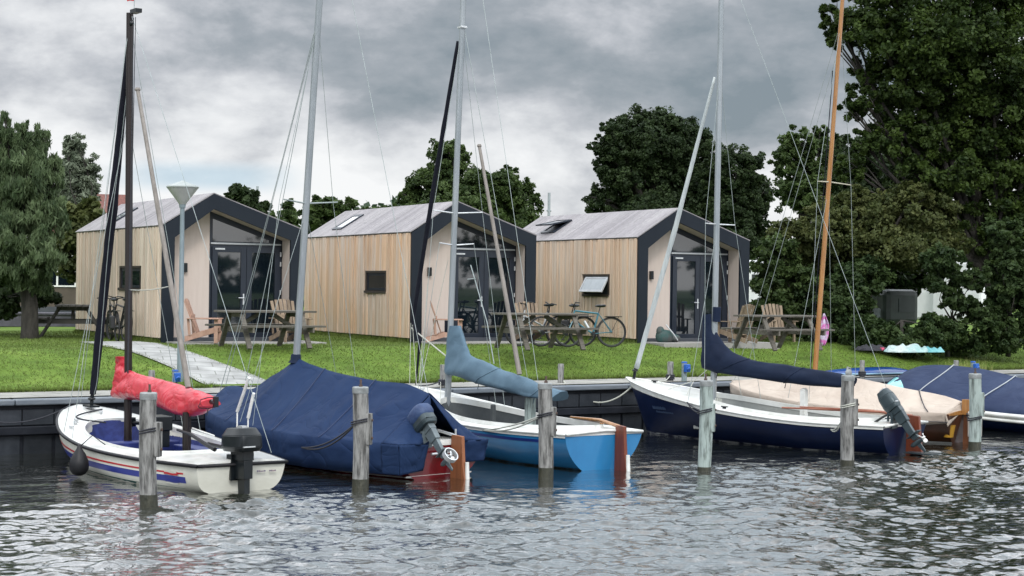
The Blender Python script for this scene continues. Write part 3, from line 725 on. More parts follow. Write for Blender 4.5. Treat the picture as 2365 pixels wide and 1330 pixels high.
    def sheer_pts(s, x0=0, x1=None, off=0., dz=0., sides=(1, -1), n=46):
        x1 = x1 or s.L; pts = []
        a = [Vector((x0+(x1-x0)*(1-(1-i/n)**1.5), s.hb(x0+(x1-x0)*(1-(1-i/n)**1.5))+off, s.sh(x0+(x1-x0)*(1-(1-i/n)**1.5))+dz)) for i in range(n+1)]
        b = [Vector((p.x, -p.y, p.z)) for p in reversed(a)]
        return a+b[1:]
def boat_root(b, name, label, cat='boat'):
    (sx, sy), (bx, by) = BP[b]
    return thing(name, label, cat, (sx, sy, 0), math.atan2(by-sy, bx-sx))
def boat_mat(b):
    (sx, sy), (bx, by) = BP[b]; return Matrix.Translation((sx, sy, 0)) @ Matrix.Rotation(math.atan2(by-sy, bx-sx), 4, 'Z')
def mast(b, t, base, top, r0, r1, m_, sp=None, spm=None, name='mast'):
    A = Vector((base[0], 0, base[1])); B = Vector((top[0], 0, top[1]))
    g = MB(); g.tube([A+(B-A)*k/6 for k in range(7)], [r0+(r1-r0)*k/6 for k in range(7)], 12, ry=.8); mo = g.build(name, m_, t, smooth=True)
    if sp is not None:
        c = A+(B-A)*((sp[0]-A.z)/(B.z-A.z)); g = MB()
        for sd_ in (1, -1): g.tube([c, c+Vector((-.12, sd_*sp[1], .04))], [.014, .010], 8)
        g.build('spreader', spm or m_, mo, smooth=True)
    return mo, A, B
def stay(t, p, q, r=.0045, m_=None, name='shroud', sag=0, n=2):
    p, q = Vector(p), Vector(q); g = MB(); pts = []
    k = 12 if sag else n
    for i in range(k+1 if sag else 2):
        f = i/(k if sag else 1); v = p.lerp(q, f); v.z -= sag*4*f*(1-f); pts.append(v)
    g.tube(pts, r, 5); return g.build(name, m_ or WIRE, t, smooth=True)
def furled(t, pts, rads, m_, name='furled_jib', cord=None):
    g = MB(); k = 40; P = []; Rr = []
    for i in range(k+1):
        f = i/k*(len(pts)-1); j = min(int(f), len(pts)-2); u = f-j
        p = Vector(pts[j]).lerp(Vector(pts[j+1]), u); r = rads[j]*(1-u)+rads[j+1]*u
        P.append(p); Rr.append(r*(1+.12*noise.noise(Vector((p.z*3, 0, j)))))
    g.tube(P, Rr, 10, jit=.06); o = g.build(name, m_, t, smooth='all')
    if cord:
        g = MB(); c = []
        for i, p in enumerate(P[:-2]): a = .25*i; c.append(p+Vector((math.cos(a)*.3-.95, -math.sin(.2*i)*.3, 0)).normalized()*(Rr[i]+.003))
        g.tube(c, .006, 5); g.build('furling_line', cord, o, smooth='all')
    return o
def sleeve(t, top, bot, half, m_, name='boom_cover', wr=.03, off=0, seed=0, wf=4., nseg=70, ties=(.42, .62, .8), tie_m=None):
    """canvas cover: top / bottom outline as (s, z) lists running from the mast aft; half = half thickness function of fraction"""
    def res(L, f):
        q = f*(len(L)-1); k = min(int(q), len(L)-2); u = q-k; p0 = L[max(k-1, 0)]; p1 = L[k]; p2 = L[k+1]; p3 = L[min(k+2, len(L)-1)]
        return tuple(.5*((2*p1[i])+(-p0[i]+p2[i])*u+(2*p0[i]-5*p1[i]+4*p2[i]-p3[i])*u*u+(-p0[i]+3*p1[i]-3*p2[i]+p3[i])*u**3) for i in (0, 1))
    g = MB(); P = []; n = 18
    for i in range(nseg+1):
        f = i/nseg; a = res(top, f); b = res(bot, f); c = ((a[0]+b[0])/2, (a[1]+b[1])/2); hx, hz = (a[0]-b[0])/2, (a[1]-b[1])/2; row = []
        for j in range(n):
            an = 2*math.pi*j/n; ca, sa = math.cos(an), math.sin(an)
            ca2 = math.copysign(abs(ca)**.8, ca); sa2 = math.copysign(abs(sa)**.8, sa)
            hw = half(f)*(1.0+.25*(-ca))       # heavier at the bottom
            w_ = noise.noise(Vector((f*wf*3+seed, ca*1.3, sa*1.3+seed)))*wr + noise.noise(Vector((f*wf*9+ca*1.5+seed, ca*.8, sa*3)))*wr*.7
            row.append(Vector((c[0]+hx*ca2*(1+w_*2), sa2*(hw+w_)+off, c[1]+hz*ca2*(1+w_*2))))
        P.append(row)
    g.grid(P, close=True); g.add(P[0], [tuple(range(n))]); g.add(P[-1], [tuple(reversed(range(n)))])
    o = g.build(name, m_, t, smooth='all')
    for f in ties:
        row = P[int(f*nseg)]; c = sum(row, Vector())/n; g = MB(); g.tube([c+(v-c)*1.012 for v in row+[row[0]]], .009, 5, cap=False); low = min(row, key=lambda v: v.z); g.tube([low, low+Vector((.02, .01, -.10))], .007, 5); g.build('tie', tie_m or ROPEW, o, smooth='all')
    return o
def motor(t, x, y, z, tilt, m_body, m_leg, prop_m, scale=1., yaw=0., cover=None, tiller=True, cowl=(.20, .15, .17), ring=False, steer=0):
    xf = Matrix.Translation((x, y, z)) @ Matrix.Rotation(yaw, 4, 'Z') @ Matrix.Rotation(R(tilt), 4, 'Y') @ Matrix.Rotation(steer, 4, 'Z') @ Matrix.Scale(scale, 4)
    xc = Matrix.Translation((x, y, z)) @ Matrix.Rotation(yaw, 4, 'Z') @ Matrix.Scale(scale, 4)
    g = MB(xf)
    g.prism([(-.17, -.035, .08), (.0, -.035, .08), (-.03, -.035, -.50), (-.05, -.035, -.56), (-.17, -.035, -.56), (-.15, -.035, -.4)], (0, .07, 0))      # leg
    g.tube([(-.20, 0, -.62), (-.14, 0, -.615), (.02, 0, -.61), (.07, 0, -.60)], [.030, .045, .042, .012], 12)                      # gearcase
    g.prism([(-.03, -.012, -.62), (-.13, -.012, -.62), (-.13, -.012, -.82), (-.09, -.012, -.84)], (0, .024, 0))                        # skeg
    g.box((-.24, -.08, -.475), (0.02, .08, -.455))                                                                                   # cavitation plate
    g.box((-.19, -.07, .0), (.06, .07, .10)); g.prism([(-.18, -.055, -.2), (.0, -.055, -.2), (.02, -.055, .0), (-.19, -.055, 0)], (0, .11, 0))
    root = g.build('outboard_motor', m_leg, t, smooth=True, bevel=.006)
    g = MB(xc); g.box((.0, -.10, -.22), (.035, .10, .06)); g.box((.035, -.09, .02), (.11, -.05, .06)); g.box((.035, .05, .02), (.11, .09, .06)); g.box((.085, -.09, -.10), (.11, -.05, .02)); g.box((.085, .05, -.10), (.11, .09, .02))
    g.tube([(.11, -.07, -.05), (.155, -.07, -.05)], .012, 8); g.tube([(.11, .07, -.05), (.155, .07, -.05)], .012, 8); g.build('clamp', m_leg, root)
    cx, cy, cz = cowl
    g = MB(xf)
    for (z0, z1, k, k2) in ((.10, .16, .86, 1.), (.16, .32, 1., .96), (.32, .42, .95, .70)):
        vs = []
        for zz, kk in ((z0, k), (z1, k2)):
            for j in range(16):
                a = 2*math.pi*(j+.5)/16; q = .55
                vs.append((-.06+cx*kk*math.copysign(abs(math.cos(a))**q, math.cos(a)), cy*kk*math.copysign(abs(math.sin(a))**q, math.sin(a)), .10+(zz-.10)*cz/.17*1.0))
        g.add(vs, [(j, (j+1) % 16, (j+1) % 16+16, j+16) for j in range(16)]+[tuple(reversed(range(16))), tuple(range(16, 32))])
    g.build('cowling', m_body, root, smooth=True, bevel=.008)
    g = MB(xf); g.box((-.06-cx*1.006, -cy*.1, .10+.06*cz/.17), (-.06-cx*.9, cy*.75, .112+.062*cz/.17)); g.box((-.12, -.03, .10+.322*cz/.17), (-.02, .03, .12+.325*cz/.17)); g.build('trim', SILV if cover is None else m_body, root)
    if tiller:
        g = MB(xf); g.tube([(.08, 0, .10), (.2, 0, .12), (.62, .0, .16)], [.02, .02, .024], 8); g.build('tiller', BLACKP, root, smooth=True)
    g = MB(xf)
    for k in range(3):
        a = 2*math.pi*k/3+.4; P = []
        for i in range(5):
            r_ = .025+.075*i/4; wd = (.35, .62, .72, .6, .25)[i]
            P.append([(-.225+.02*s_, r_*math.cos(a+wd*s_*.9), -.61+r_*math.sin(a+wd*s_*.9)) for s_ in (-1, 0, 1)])
        g.grid(P)
    g.tube([(-.26, 0, -.612), (-.19, 0, -.612)], [.018, .028], 10)
    g.build('propeller', prop_m, root, smooth='all', solid=.006)
    if ring:
        g = MB(xf); P = []
        for k in range(25): a = 2*math.pi*k/24; P.append(Vector((-.225, .115*math.cos(a), -.61+.115*math.sin(a))))
        P2 = []
        for p in P:
            c_ = Vector((-.225, 0, -.61)); d = (p-c_).normalized(); P2.append([p+Vector((.04, 0, 0)), p+d*.016+Vector((.04, 0, 0)), p+d*.016-Vector((.04, 0, 0)), p-Vector((.04, 0, 0))])
        g.grid(P2, close=True); g.build('propeller_guard', prop_m, root, smooth=True)
    if cover is not None:
        g = MB(xf); g.ell((-.06, 0, .16+.2*cz/.17), (cx*1.12, cy*1.15, .15*cz/.17), 18, 9, sq=.7); g.build('cowling_cover', cover, root, smooth='all')
    return root
def rudder(t, top, bot, m_, wtop=.16, wbot=.34, thick=.04, off=0, ang=0., x0=0.):
    """hung on the transom; top/bot heights"""
    g = MB(Matrix.Translation((x0, off, 0)) @ Matrix.Rotation(ang, 4, 'Z'))
    h = top-bot
    pr = [(-.02, top), (-.02-wtop, top-.015), (-.04-wtop*1.05, bot+h*.45), (-.03-wbot, bot+.03), (-.05-wbot*.8, bot), (.0+.0, bot)]
    g.prism([(x, -thick/2, z) for x, z in pr], (0, thick, 0)); r_ = g.build('rudder', m_, t, bevel=.008)
    return r_
def fitted_cover(t, h, s0, s1, ridge, skirt, m_, name='boat_cover', p=1.15, wr=.02, seed=0, folds=.02, ns=64, ntr=15, over=.035, back=0.):
    rf = smooth_interp(ridge); sk = smooth_interp(skirt) if isinstance(skirt, list) else (lambda x: skirt)
    P = []
    for i in range(ns+1):
        x = s0+(s1-s0)*i/ns; b = h.hb(x)+over; zs = h.sh(x)+.02; r = max(rf(x), zs+.01); row = []
        k = sk(x)
        for sd_ in (1, -1):
            seg = []
            for q in (1., .66, .33): seg.append((b-.03*q+.03*noise.noise(Vector((x*3, q, seed+sd_))), zs-k*q, q))
            for j in range(ntr+1):
                u = j/ntr; y = b*(1-u); z = zs+(r-zs)*(u**p)
                wv = noise.noise(Vector((x*1.2+seed, u*1.5, sd_*2)))*wr*1.6 + noise.noise(Vector((x*3+u*2.4+seed, u*.9, sd_)))*wr
                fold = folds*max(0, math.sin(x*7+u*3.5+2*noise.noise(Vector((x, u, seed)))))**3*(1-u)*u*4
                seg.append((y, z+(wv+fold)*min(1, u*4)*(1 if u < .999 else .2), 0))
            if sd_ > 0: row += [Vector((x, y, z)) for y, z, q in seg]
            else: row += [Vector((x, -y, z)) for y, z, q in reversed(seg[:-1])]
        P.append(row)
    g = MB(); g.grid(P)
    if back: pass
    o = g.build(name, m_, t, smooth='all', solid=.012); return o, rf

def cleats(t, h, L, m_, r_=.012, k=.07):
    for x, y in L:
        g = MB(); z = h.dz(x, y); g.box((x-.03, y-.015, z), (x+.03, y+.015, z+.03)); g.tube([(x-k, y, z+.035), (x+k, y, z+.035)], r_, 6); g.build('cleat', m_, t)
def benches(t, L, m_):
    for a, b in L: g = MB(); g.box(a, b); g.build('bench', m_, t, bevel=.02)
# ---- boat at the left: white with red and blue stripes
def pairs(b, L, off=0):
    return [Cp(b, *p[0], off) for p in L], [Cp(b, *p[1], off) for p in L]
def small_text_marks(g, hull, x0, x1, z, side, hgt=.03, seed=0, off=.006):
    rg = random.Random(seed); x = x0
    while x < x1:
        w_ = rg.uniform(.02, .04); P = []
        for xx in (x, x+w_*.75):
            row = []
            for zz in (z, z+hgt*rg.uniform(.6, 1)):
                h = hull.sh(xx); kz = hull.pt(xx, 0, 1).z; row.append(hull.pt(xx, (zz-kz)/(h-kz), side, off))
            P.append(row)
        g.grid(P); x += w_
t = boat_root(1, 'sailing_boat', 'white open sailing boat with red and blue side stripes, black mast and red boom cover', 'boat')
B1 = t; h = Hull(5.85, [(0, .64), (1.2, .90), (2.6, 1.06), (3.8, 1.00), (4.7, .76), (5.4, .44), (5.85, .10)], [(0, .385), (1.5, .38), (3, .43), (4.4, .57), (5.85, .78)], nb=4.6, ns=1.7, keel=-.16)
H1 = h
g = MB(); h.shell(g); hull = g.build('hull', CREAM, t, smooth=True)
g = MB(); gi = MB(); h.deck(g, gi, 1.15, 4.45, .27, camber=.05, lip=.03, floor=.14, shape=3.4); g.build('deck', WHITE, t, smooth=True)
LIN1 = mat('cockpit blue liner', (.010, .020, .12), (.02, .036, .18), .5, scale=6, stretch=(8, 1, 1), contrast=(.45, .6))
gi.build('cockpit', LIN1, t, smooth=True)
g = MB(); P = []
for i in range(41):
    x = 1.25+3.1*i/40; c = h.cw(x); z = h.dz(x, c); P.append([Vector((x, -c+.006, z+.02)), Vector((x, -c+.03, z-.13))])
g.grid(P); P = [[Vector((a.x, -a.y, a.z)) for a in reversed(r)] for r in P]; g.grid(P); g.build('coaming', CREAM, t, smooth=True)
g = MB(); g.tube(h.sheer_pts(0, None, .012, -.02), .026, 8); g.tube([(-.01, h.hb(0), h.sh(0)-.02), (-.01, -h.hb(0), h.sh(0)-.02)], .024, 8); g.build('rubbing_strip', BLACKR, t, smooth='all')
g = MB(); h.strip(g, .30, 5.3, .60, .66); g.build('red_stripe', REDS, hull, smooth='all')
g = MB(); h.strip(g, .26, 5.0, .30, .52); g.build('blue_stripe', BLUES, hull, smooth='all')
# waving flag emblem interrupting the stripes
g = MB()
for sd_ in (1,):
    for k, (m_i, z0, z1) in enumerate(((0, .22, .68), (1, .28, .36), (1, .46, .52), (2, .55, .62))):
        P = []
        for i in range(13):
            x = .70-.26*i/12; wob = .012*math.sin(i*.55+.6)
            x0_ = x if k == 0 else (.70-.30*i/12)
            row = []
            for zf in (z0+wob, z1+wob):
                hh = h.sh(x0_); kz = h.pt(x0_, 0, 1).z; row.append(h.pt(x0_, (hh*zf-kz)/(hh-kz), sd_, .008+.002*k))
            P.append(row)
        g.grid(P, mi=m_i)
g.build('emblem', [CREAM, BLUES, REDS], hull, smooth='all')
g = MB(); rg = random.Random(2)
for k in range(9):
    y = -.22-.026*k - (.05 if k > 4 else 0); g.box((-.012+.0, y-.010, .25), (-.003, y+.009, .25+rg.uniform(.014, .022)))
g.build('lettering', mat('faded red lettering', (.25, .16, .17), (.12, .13, .2), .5, scale=30), hull)
g = MB(); g.add([(.03+.0, .70, -.02), (.03, -.70, -.02), (.035, -.72, .07), (.035, .72, .07)], [(0, 1, 2, 3)])
BOOT = mat('antifouling green', (.02, .09, .085), (.03, .12, .10), .6)
P = []; g = MB(); h.strip(g, .0, 5.6, -.3, .10, off=.003); g.build('waterline_growth', BOOT, hull, smooth='all')
# furniture in the cockpit
benches(t, [((1.6, -.72, .16), (3.2, -.45, .34)), ((1.6, .45, .16), (3.2, .72, .34)), ((3.55, -.75, .16), (3.85, .75, .36))], LIN1)
mo, A, Bm = mast(1, t, (3.82, .2), Cp(1, 300, 30), .062, .055, DKMAST)
g = MB(); g.box((3.62, -.05, Bm.z-.03), (3.84, .05, Bm.z+.03)); g.ell((3.90, 0, Bm.z-.16), (.05, .03, .04)); g.build('masthead', BLACKP, mo)
g = MB(); g.tube([(3.80, 0, Bm.z), (3.80, 0, Bm.z+.26)], .005, 5); g.build('pennant_staff', WIRE, mo)
g = MB(); g.grid([[(3.80, 0, Bm.z+.26), (3.80, 0, Bm.z+.16)], [(3.86, .04, Bm.z+.27), (3.86, .04, Bm.z+.17)], [(3.95, .05, Bm.z+.25), (3.95, .05, Bm.z+.17)]]); g.build('pennant', REDS, mo, solid=.003)
top, bot = pairs(1, [((293, 823), (272, 823)), ((294, 840), (273, 843)), ((292, 852), (275, 862)), ((304, 857), (267, 898)), ((318, 862), (268, 920)), ((345, 869), (315, 924)), ((385, 880), (362, 936)), ((425, 891), (403, 952)), ((455, 902), (436, 963)), ((478, 911), (468, 950)), ((489, 922), (487, 938))])
sleeve(t, top, bot, lambda f: .075+.06*min(1, max(0, (f-.15)*4)), REDC, wr=.045, seed=3, wf=2.6, ties=(.97,), tie_m=ROPED)
g = MB(); g.tube([(1.0, .0, 1.13), (.82, 0, 1.12)], .035, 8); g.box((.80, -.03, 1.06), (.86, .03, 1.2)); g.build('boom_end', BLACKP, t)
furled(t, [(5.24, 0, .98), (5.12, 0, 1.40), (4.55, 0, 3.8), (3.96, 0, 6.35)], [.05, .065, .075, .045], DKCANV, cord=WIRE)
g = MB(); g.tube([(5.28, 0, .80), (5.26, 0, .97)], .03, 8); g.ell((5.28, 0, .90), (.06, .06, .035)); g.box((5.15, -.08, .77), (5.45, .08, .80)); g.build('furling_drum', BLACKP, t, smooth=True)
a0 = Cp(1, 318, 207, .1); a1 = Cp(1, 435, 895, .1)
g = MB(); g.tube([(a0[0], .1, a0[1]), (a1[0], .1, a1[1])], [.028, .042], 10); g.lathe([(.035, -.02), (.045, .0), (.03, .03)], (a0[0], .1, a0[1])); g.build('gaff_spar', SPARG, t, smooth=True)
ct = Cp(1, 290, 668); ce = Cp(1, 388, 662, .1)
stay(t, (ct[0], 0, ct[1]), (ce[0], .1, ce[1]), .008, ROPEW, 'spar_lashing', sag=.03)
g = MB(); g.tube([(1.5, .12, .2), (1.52, .12, .95)], [.05, .045], 10); g.tube([(1.6, .02, .2), (1.6, .02, .9)], .02, 8); g.build('boom_crutch', DKMAST, t, smooth=True)
for sd_ in (1, -1):
    stay(t, (Bm.x, 0, Bm.z-.1), (3.45, sd_*h.hb(3.45)*.97, h.sh(3.45)))
    stay(t, (Bm.x+.02, 0, Bm.z-1.6), (3.95, sd_*h.hb(3.95)*.97, h.sh(3.95)))
stay(t, (Bm.x, 0, Bm.z-.02), (5.75, 0, .82), name='forestay'); stay(t, (Bm.x-.08, 0, Bm.z-.06), (.15, -.5, .48), name='backstay')
for k in (.06, .13): stay(t, (3.80-k, .03, Bm.z-.1), (3.78-k*.4, .05, 1.2), .006, ROPED, 'halyard')
motor(t, 0, .05, .42, 3, BLACKP, BLACKP, BLACKP, 1.2, cowl=(.24, .17, .135), yaw=.12)
g = MB(); g.tube([(.12, .34, .56), (.3, .36, .60), (.9, .33, .70), (1.5, .25, .71)], [.03, .028, .022, .018], 8); g.build('tiller', BLACKR, t, smooth=True)
g = MB(); g.tube([(.55, .15, .70), (1.45, .05, .73)], .012, 6); g.build('tiller_extension', WHITE2, t)
g = MB(); g.ell((.95, .82, .53), (.08, .05, .045)); g.tube([(.95, .82, .5), (.99, .9, .38)], .012, 6); g.tube([(.98, .8, .55), (1.03, .8, .78)], .009, 6); g.build('cleat', BLACKP, t, smooth=True)
cleats(t, h, ((4.5, .55), (4.35, .62), (4.1, .78), (4.9, .0)), SILV)
g = MB(); g.tube([Vector((5.15-.95*u, -.12+.75*math.sin(u*3.1)*.6+.3*u, h.dz(5.15-.95*u, .1)+.018)) for u in [i/14 for i in range(15)]], .013, 6); g.build('deck_line', ROPED, t, smooth='all')
# black engine box lying on the cockpit edge
g = MB(); g.box((3.15, -.42, .55), (3.55, -.12, .76)); g.tube([(3.55, -.27, .62), (3.95, -.1, .62)], .03, 8); g.box((3.9, -.16, .56), (3.97, -.06, .70)); g.box((3.2, -.4, .3), (3.32, -.15, .55)); tag(g.build('engine_box', BLACKP, None, bevel=.02), None, None)
eb = bpy.data.objects['engine_box']; eb.parent = t
# fender and its line
W1 = boat_mat(1)
fx = 2.55; fp = W1 @ Vector((fx, h.hb(fx)+.19, .0))
ft = thing('fender', 'black pear-shaped fender hanging beside the bow of the striped white boat', 'fender', (fp.x, fp.y, .06)); ft.scale = (.88, .88, .80)
g = MB(); g.lathe([(.02, .50), (.035, .46), (.05, .42), (.10, .34), (.145, .22), (.155, .14), (.145, .06), (.10, -.01), (.04, -.04)], (0, 0, 0), 20); g.build('body', BLACKR, ft, smooth='all')
d_ = (W1 @ Vector((fx-.1, h.hb(fx)-.15, h.sh(fx)+.03))) - fp; d_ = Vector((d_.x/.88, d_.y/.88, (d_.z-.06)/.80))
g = MB(); g.tube([(0, 0, .46), (d_.x*.5, d_.y*.5, .66), (d_.x, d_.y, d_.z+.02)], .010, 6); g.build('lanyard', ROPED, ft, smooth='all')

# ---- boat under the navy tent cover
t = boat_root(2, 'covered_sailing_boat', 'red-hulled sailing boat hidden under a big navy tent cover with grey motor tipped up', 'boat')
h = Hull(5.7, [(0, .80), (1.2, .98), (2.6, 1.06), (3.8, 1.0), (4.7, .78), (5.3, .50), (5.7, .14)], [(0, .50), (2, .50), (4, .58), (5.7, .74)], nb=2.2, ns=1.5)
H2 = h
g = MB(); h.shell(g); hull = g.build('hull', REDH, t, smooth=True)
g = MB(); h.strip(g, 0, 5.6, .03, .07, off=.004); g.add([(.075-.0, .62, .035), (.075, -.62, .035), (.07, -.62, .055), (.07, .62, .055)], [(0, 1, 2, 3)]); g.build('waterline_stripe', WHITE2, hull, smooth='all')
g = MB(); gi = MB(); h.deck(g, gi, 0.5, 0.4, .3); g.build('deck', WHITE, t, smooth=True)
ridge = [(.35, 1.20), (.55, 1.25), (.85, 1.31), (1.5, 1.32), (2.4, 1.38), (3.2, 1.50), (3.53, 1.56), (3.8, 1.42), (4.3, 1.20), (4.75, 1.02), (5.2, 1.05), (5.55, 1.0), (5.72, .86)]
cv, rf = fitted_cover(t, h, .30, 5.74, ridge, [(0, .40), (.3, .43), (1.5, .45), (3, .47), (5.7, .6)], NAVYC, seed=4, wr=.022, folds=.035, ns=90, ntr=20)
SEAM = mat('navy seam', (.03, .045, .10), None, .8)
for x0_, x1_ in ((1.55, 1.55), (2.65, 2.8), (4.0, 4.15)):
    g = MB()
    for sd_ in (1, -1):
        pp = []
        for j in range(19):
            u = j/18; x = x0_+(x1_-x0_)*u; b_ = h.hb(x)+.035; zz = h.sh(x)+.02; pp.append(Vector((x, sd_*b_*(1-u), zz+(rf(x)-zz)*u**1.15+.012)))
        g.tube(pp, .006, 5)
    g.build('seam', SEAM, cv, smooth='all')
# stern flaps of the cover, open in the middle for the motor
g = MB()
def flap(P, sub=12, seed=0, amp=.02):
    rows = []
    (a, b_, c, d) = [Vector(p) for p in P]
    for i in range(sub+1):
        u = i/sub; rows.append([a.lerp(b_, u).lerp(d.lerp(c, u), j/sub)+Vector((-1, 0, 0))*amp*noise.noise(Vector((u*4, j/sub*3, seed))) for j in range(sub+1)])
    g.grid(rows)
zs = h.sh(0)+.02; ys = h.hb(0)+.05; ap = (.30, 0, 1.17)
flap([(-.04, .30, zs-.02), (-.04, ys, zs), (.0, ys-.06, .09), (.02, .36, .13)], seed=1)
flap([(-.04, -.32, zs-.0), (-.04, -ys, zs), (-.0, -ys+.05, .20), (.02, -.36, .20)], seed=2)
flap([ap, (.30, h.hb(.3)+.035, h.sh(.3)+.02), (-.04, ys, zs), (-.04, .30, zs-.02)], seed=3, amp=.05)
flap([ap, (.30, -h.hb(.3)-.035, h.sh(.3)+.02), (-.04, -ys, zs), (-.04, -.32, zs)], seed=5, amp=.05)
flap([(.30, h.hb(.3)+.035, h.sh(.3)+.02), (.30, h.hb(.3)+.01, h.sh(.3)-.41), (0, ys-.06, .09), (-.04, ys, zs)], seed=7)
flap([(.30, -h.hb(.3)-.035, h.sh(.3)+.02), (.30, -h.hb(.3)-.01, h.sh(.3)-.30), (0, -ys+.05, .20), (-.04, -ys, zs)], seed=8)
g.build('stern_flap', NAVYC, cv, smooth='all', solid=.010)
tp = Cp(2, 738, -3)
mo, A, Bm = mast(2, t, (3.56, 1.3), tp, .062, .055, ALU, (Cp(2, 706, 470)[1], .52), WIRE)
g = MB(); g.lathe([(.12, -.02), (.085, .03), (.08, .10), (.062, .12)], (3.55, 0, 1.52), 16); g.build('mast_collar', NAVYD, cv, smooth=True)
SPZ = Cp(2, 706, 470)[1]
for sd_ in (1, -1):
    c = (3.32, sd_*.52, SPZ+.03)
    stay(t, (Bm.x+.02, 0, Bm.z-.35), c); stay(t, c, (3.2, sd_*h.hb(3.2), h.sh(3.2)))
    stay(t, (3.33, 0, SPZ-.1), (3.6, sd_*h.hb(3.6), h.sh(3.6)))
stay(t, (Bm.x, 0, Bm.z-.3), (5.6, 0, .8), name='forestay'); stay(t, (Bm.x+.03, .02, Bm.z-.35), (5.3, .25, .95), .006, WIRE, name='halyard', sag=.12)
stay(t, (Bm.x+.03, .05, Bm.z-.5), (4.2, .5, 1.2), .006, WIRE, name='halyard', sag=.10)
stay(t, (2.6, 0, 8.2), (.3, 0, 1.1), name='backstay')
motor(t, -.03, .31, .64, 42, GREYM, mat('leg grey', (.12, .15, .16), (.08, .10, .11), .35, metal=.2, scale=6), SILV, .84, cover=mat('blue cowl cover', (.015, .035, .10), (.03, .06, .14), .6, scale=9, bump=.3), tiller=False, ring=True, steer=0, cowl=(.22, .16, .17))
rr = rudder(t, .62, -.12, TEAKR, .22, .30, .06, off=-.17)
g = MB(); g.tube([(-.10, -.17, .60), (.25, -.12, .66)], .022, 8); g.tube([(-.08, -.17, .6), (-.08, -.17, .70)], .014, 8); g.build('tiller_fitting', SILV, rr)
g = MB(); g.tube([(-.30, -.20, .24), (-.31, -.20, -.03)], [.028, .034], 10); g.build('drop_plate', WHITE2, rr, smooth=True)
g = MB(); g.tube([(-.05, .25, .36), (-.05, -.12, .37)], .018, 8); g.build('motor_bracket', SILV, t)
# two pale poles leaning on the cover
W2 = boat_mat(2)
for k, (pa_, pb_) in enumerate((((575, 872), (548, 950)), ((586, 908), (573, 965)))):
    pt_ = Vector(Cp(1, *pa_, -.95 if k else -1.1) ); pb = Cp(1, *pb_, -.95 if k else -1.1)
    yo = -.95 if k else -1.1
    g = MB(); g.tube([(pb[0], yo, pb[1]-.35), (pb[0], yo, pb[1])], .012, 6); g.tube([(pb[0], yo, pb[1]), (pt_.x, yo, pt_.y)], .024, 8); o = g.build('stanchion', WHITE2, B1, smooth=True)

# ---- light blue boat
t = boat_root(3, 'sailing_boat', 'light blue sailing boat with white deck, open cockpit and slate blue boom cover', 'boat')
h = Hull(5.65, [(0, .73), (1.2, .95), (2.6, 1.03), (3.8, .93), (4.7, .66), (5.3, .34), (5.65, .05)], [(0, .56), (1.5, .54), (3, .58), (4.4, .74), (5.65, .95)], nb=2.0, ns=1.35, stem=.5)
H3 = h
g = MB(); h.shell(g); hull = g.build('hull', SKYB, t, smooth=True)
g = MB(); gi = MB(); h.deck(g, gi, .25, 4.35, .24, camber=.05, lip=.055, floor=.16, shape=2.3, lipw=.06); g.build('deck', WHITE, t, smooth=True)
INT3 = mat('cockpit grey', (.035, .042, .046), (.06, .068, .07), .6, scale=3)
gi.build('cockpit', INT3, t, smooth=True)
g = MB(); h.strip(g, .0, 5.62, .90, 1.0, off=.012, n=60); g.tube(h.sheer_pts(0, None, .012, -.0), .018, 8); g.tube([(-.02, h.hb(0), h.sh(0)), (-.02, 0, h.sh(0)+.04), (-.02, -h.hb(0), h.sh(0))], .022, 8); g.build('rubbing_strake', WHITE2, t, smooth='all')
g = MB(); h.strip(g, 0, 5.5, -.2, .05, off=.004, n=60); g.build('waterline_growth', mat('scum line', (.03, .04, .03), (.04, .13, .22), .7, scale=6, stretch=(1, 1, 5), contrast=(.45, .6)), hull, smooth='all')
g = MB(); h.strip(g, .5, 5.5, .74, .82, off=.005, n=60); g.build('blue_band', DBLUE, hull, smooth='all')
g = MB(); P = []
for i in range(31):
    x = .3+1.5*i/30; c = h.cw(x); z = h.dz(x, c)+.058; P.append([Vector((x, -c-.05, z)), Vector((x, -c+.012, z+.008))])
g.grid(P); g.build('coaming_cap', VARN, t, smooth=True, solid=.02)
benches(t, [((1.4, -.7, .2), (3.0, -.42, .42)), ((1.4, .42, .2), (3.0, .7, .42)), ((.35, -.6, .2), (.75, .6, .4)), ((2.95, -.04, .2), (3.02, .04, .8))], INT3)
tp = Cp(3, 1070, -3)
mo, A, Bm = mast(3, t, (4.40, .3), tp, .058, .052, ALU, None)
zj = Cp(3, 1068, 62)[1]; z1 = Cp(3, 1058, 492)[1]; z2 = Cp(3, 1056, 566)[1]
def mx_(z): return A.x+(Bm.x-A.x)*(z-A.z)/(Bm.z-A.z)
for z, wd in ((z1, .50), (z2, .35)):
    g = MB()
    for sd_ in (1, -1): g.tube([(mx_(z), 0, z), (mx_(z)-.10, sd_*wd, z+.03)], [.013, .010], 8)
    g.build('spreader', SILV, mo, smooth=True)
g = MB(); g.tube([(mx_(zj)+.06, -.05, zj), (mx_(zj)-.06, .05, zj)], .02, 8); g.box((mx_(zj)-.07, -.055, zj-.02), (mx_(zj)+.07, .055, zj+.01)); g.build('hounds', SILV, mo)
for sd_ in (1, -1):
    stay(t, (mx_(zj), 0, zj), (mx_(z1)-.1, sd_*.5, z1+.03)); stay(t, (mx_(z1)-.1, sd_*.5, z1+.03), (3.9, sd_*h.hb(3.9)*.95, h.sh(3.9)))
    stay(t, (mx_(z2)-.1, sd_*.35, z2+.03), (4.1, sd_*h.hb(4.1)*.95, h.sh(4.1)))
bs = Cp(3, 1115, -3)
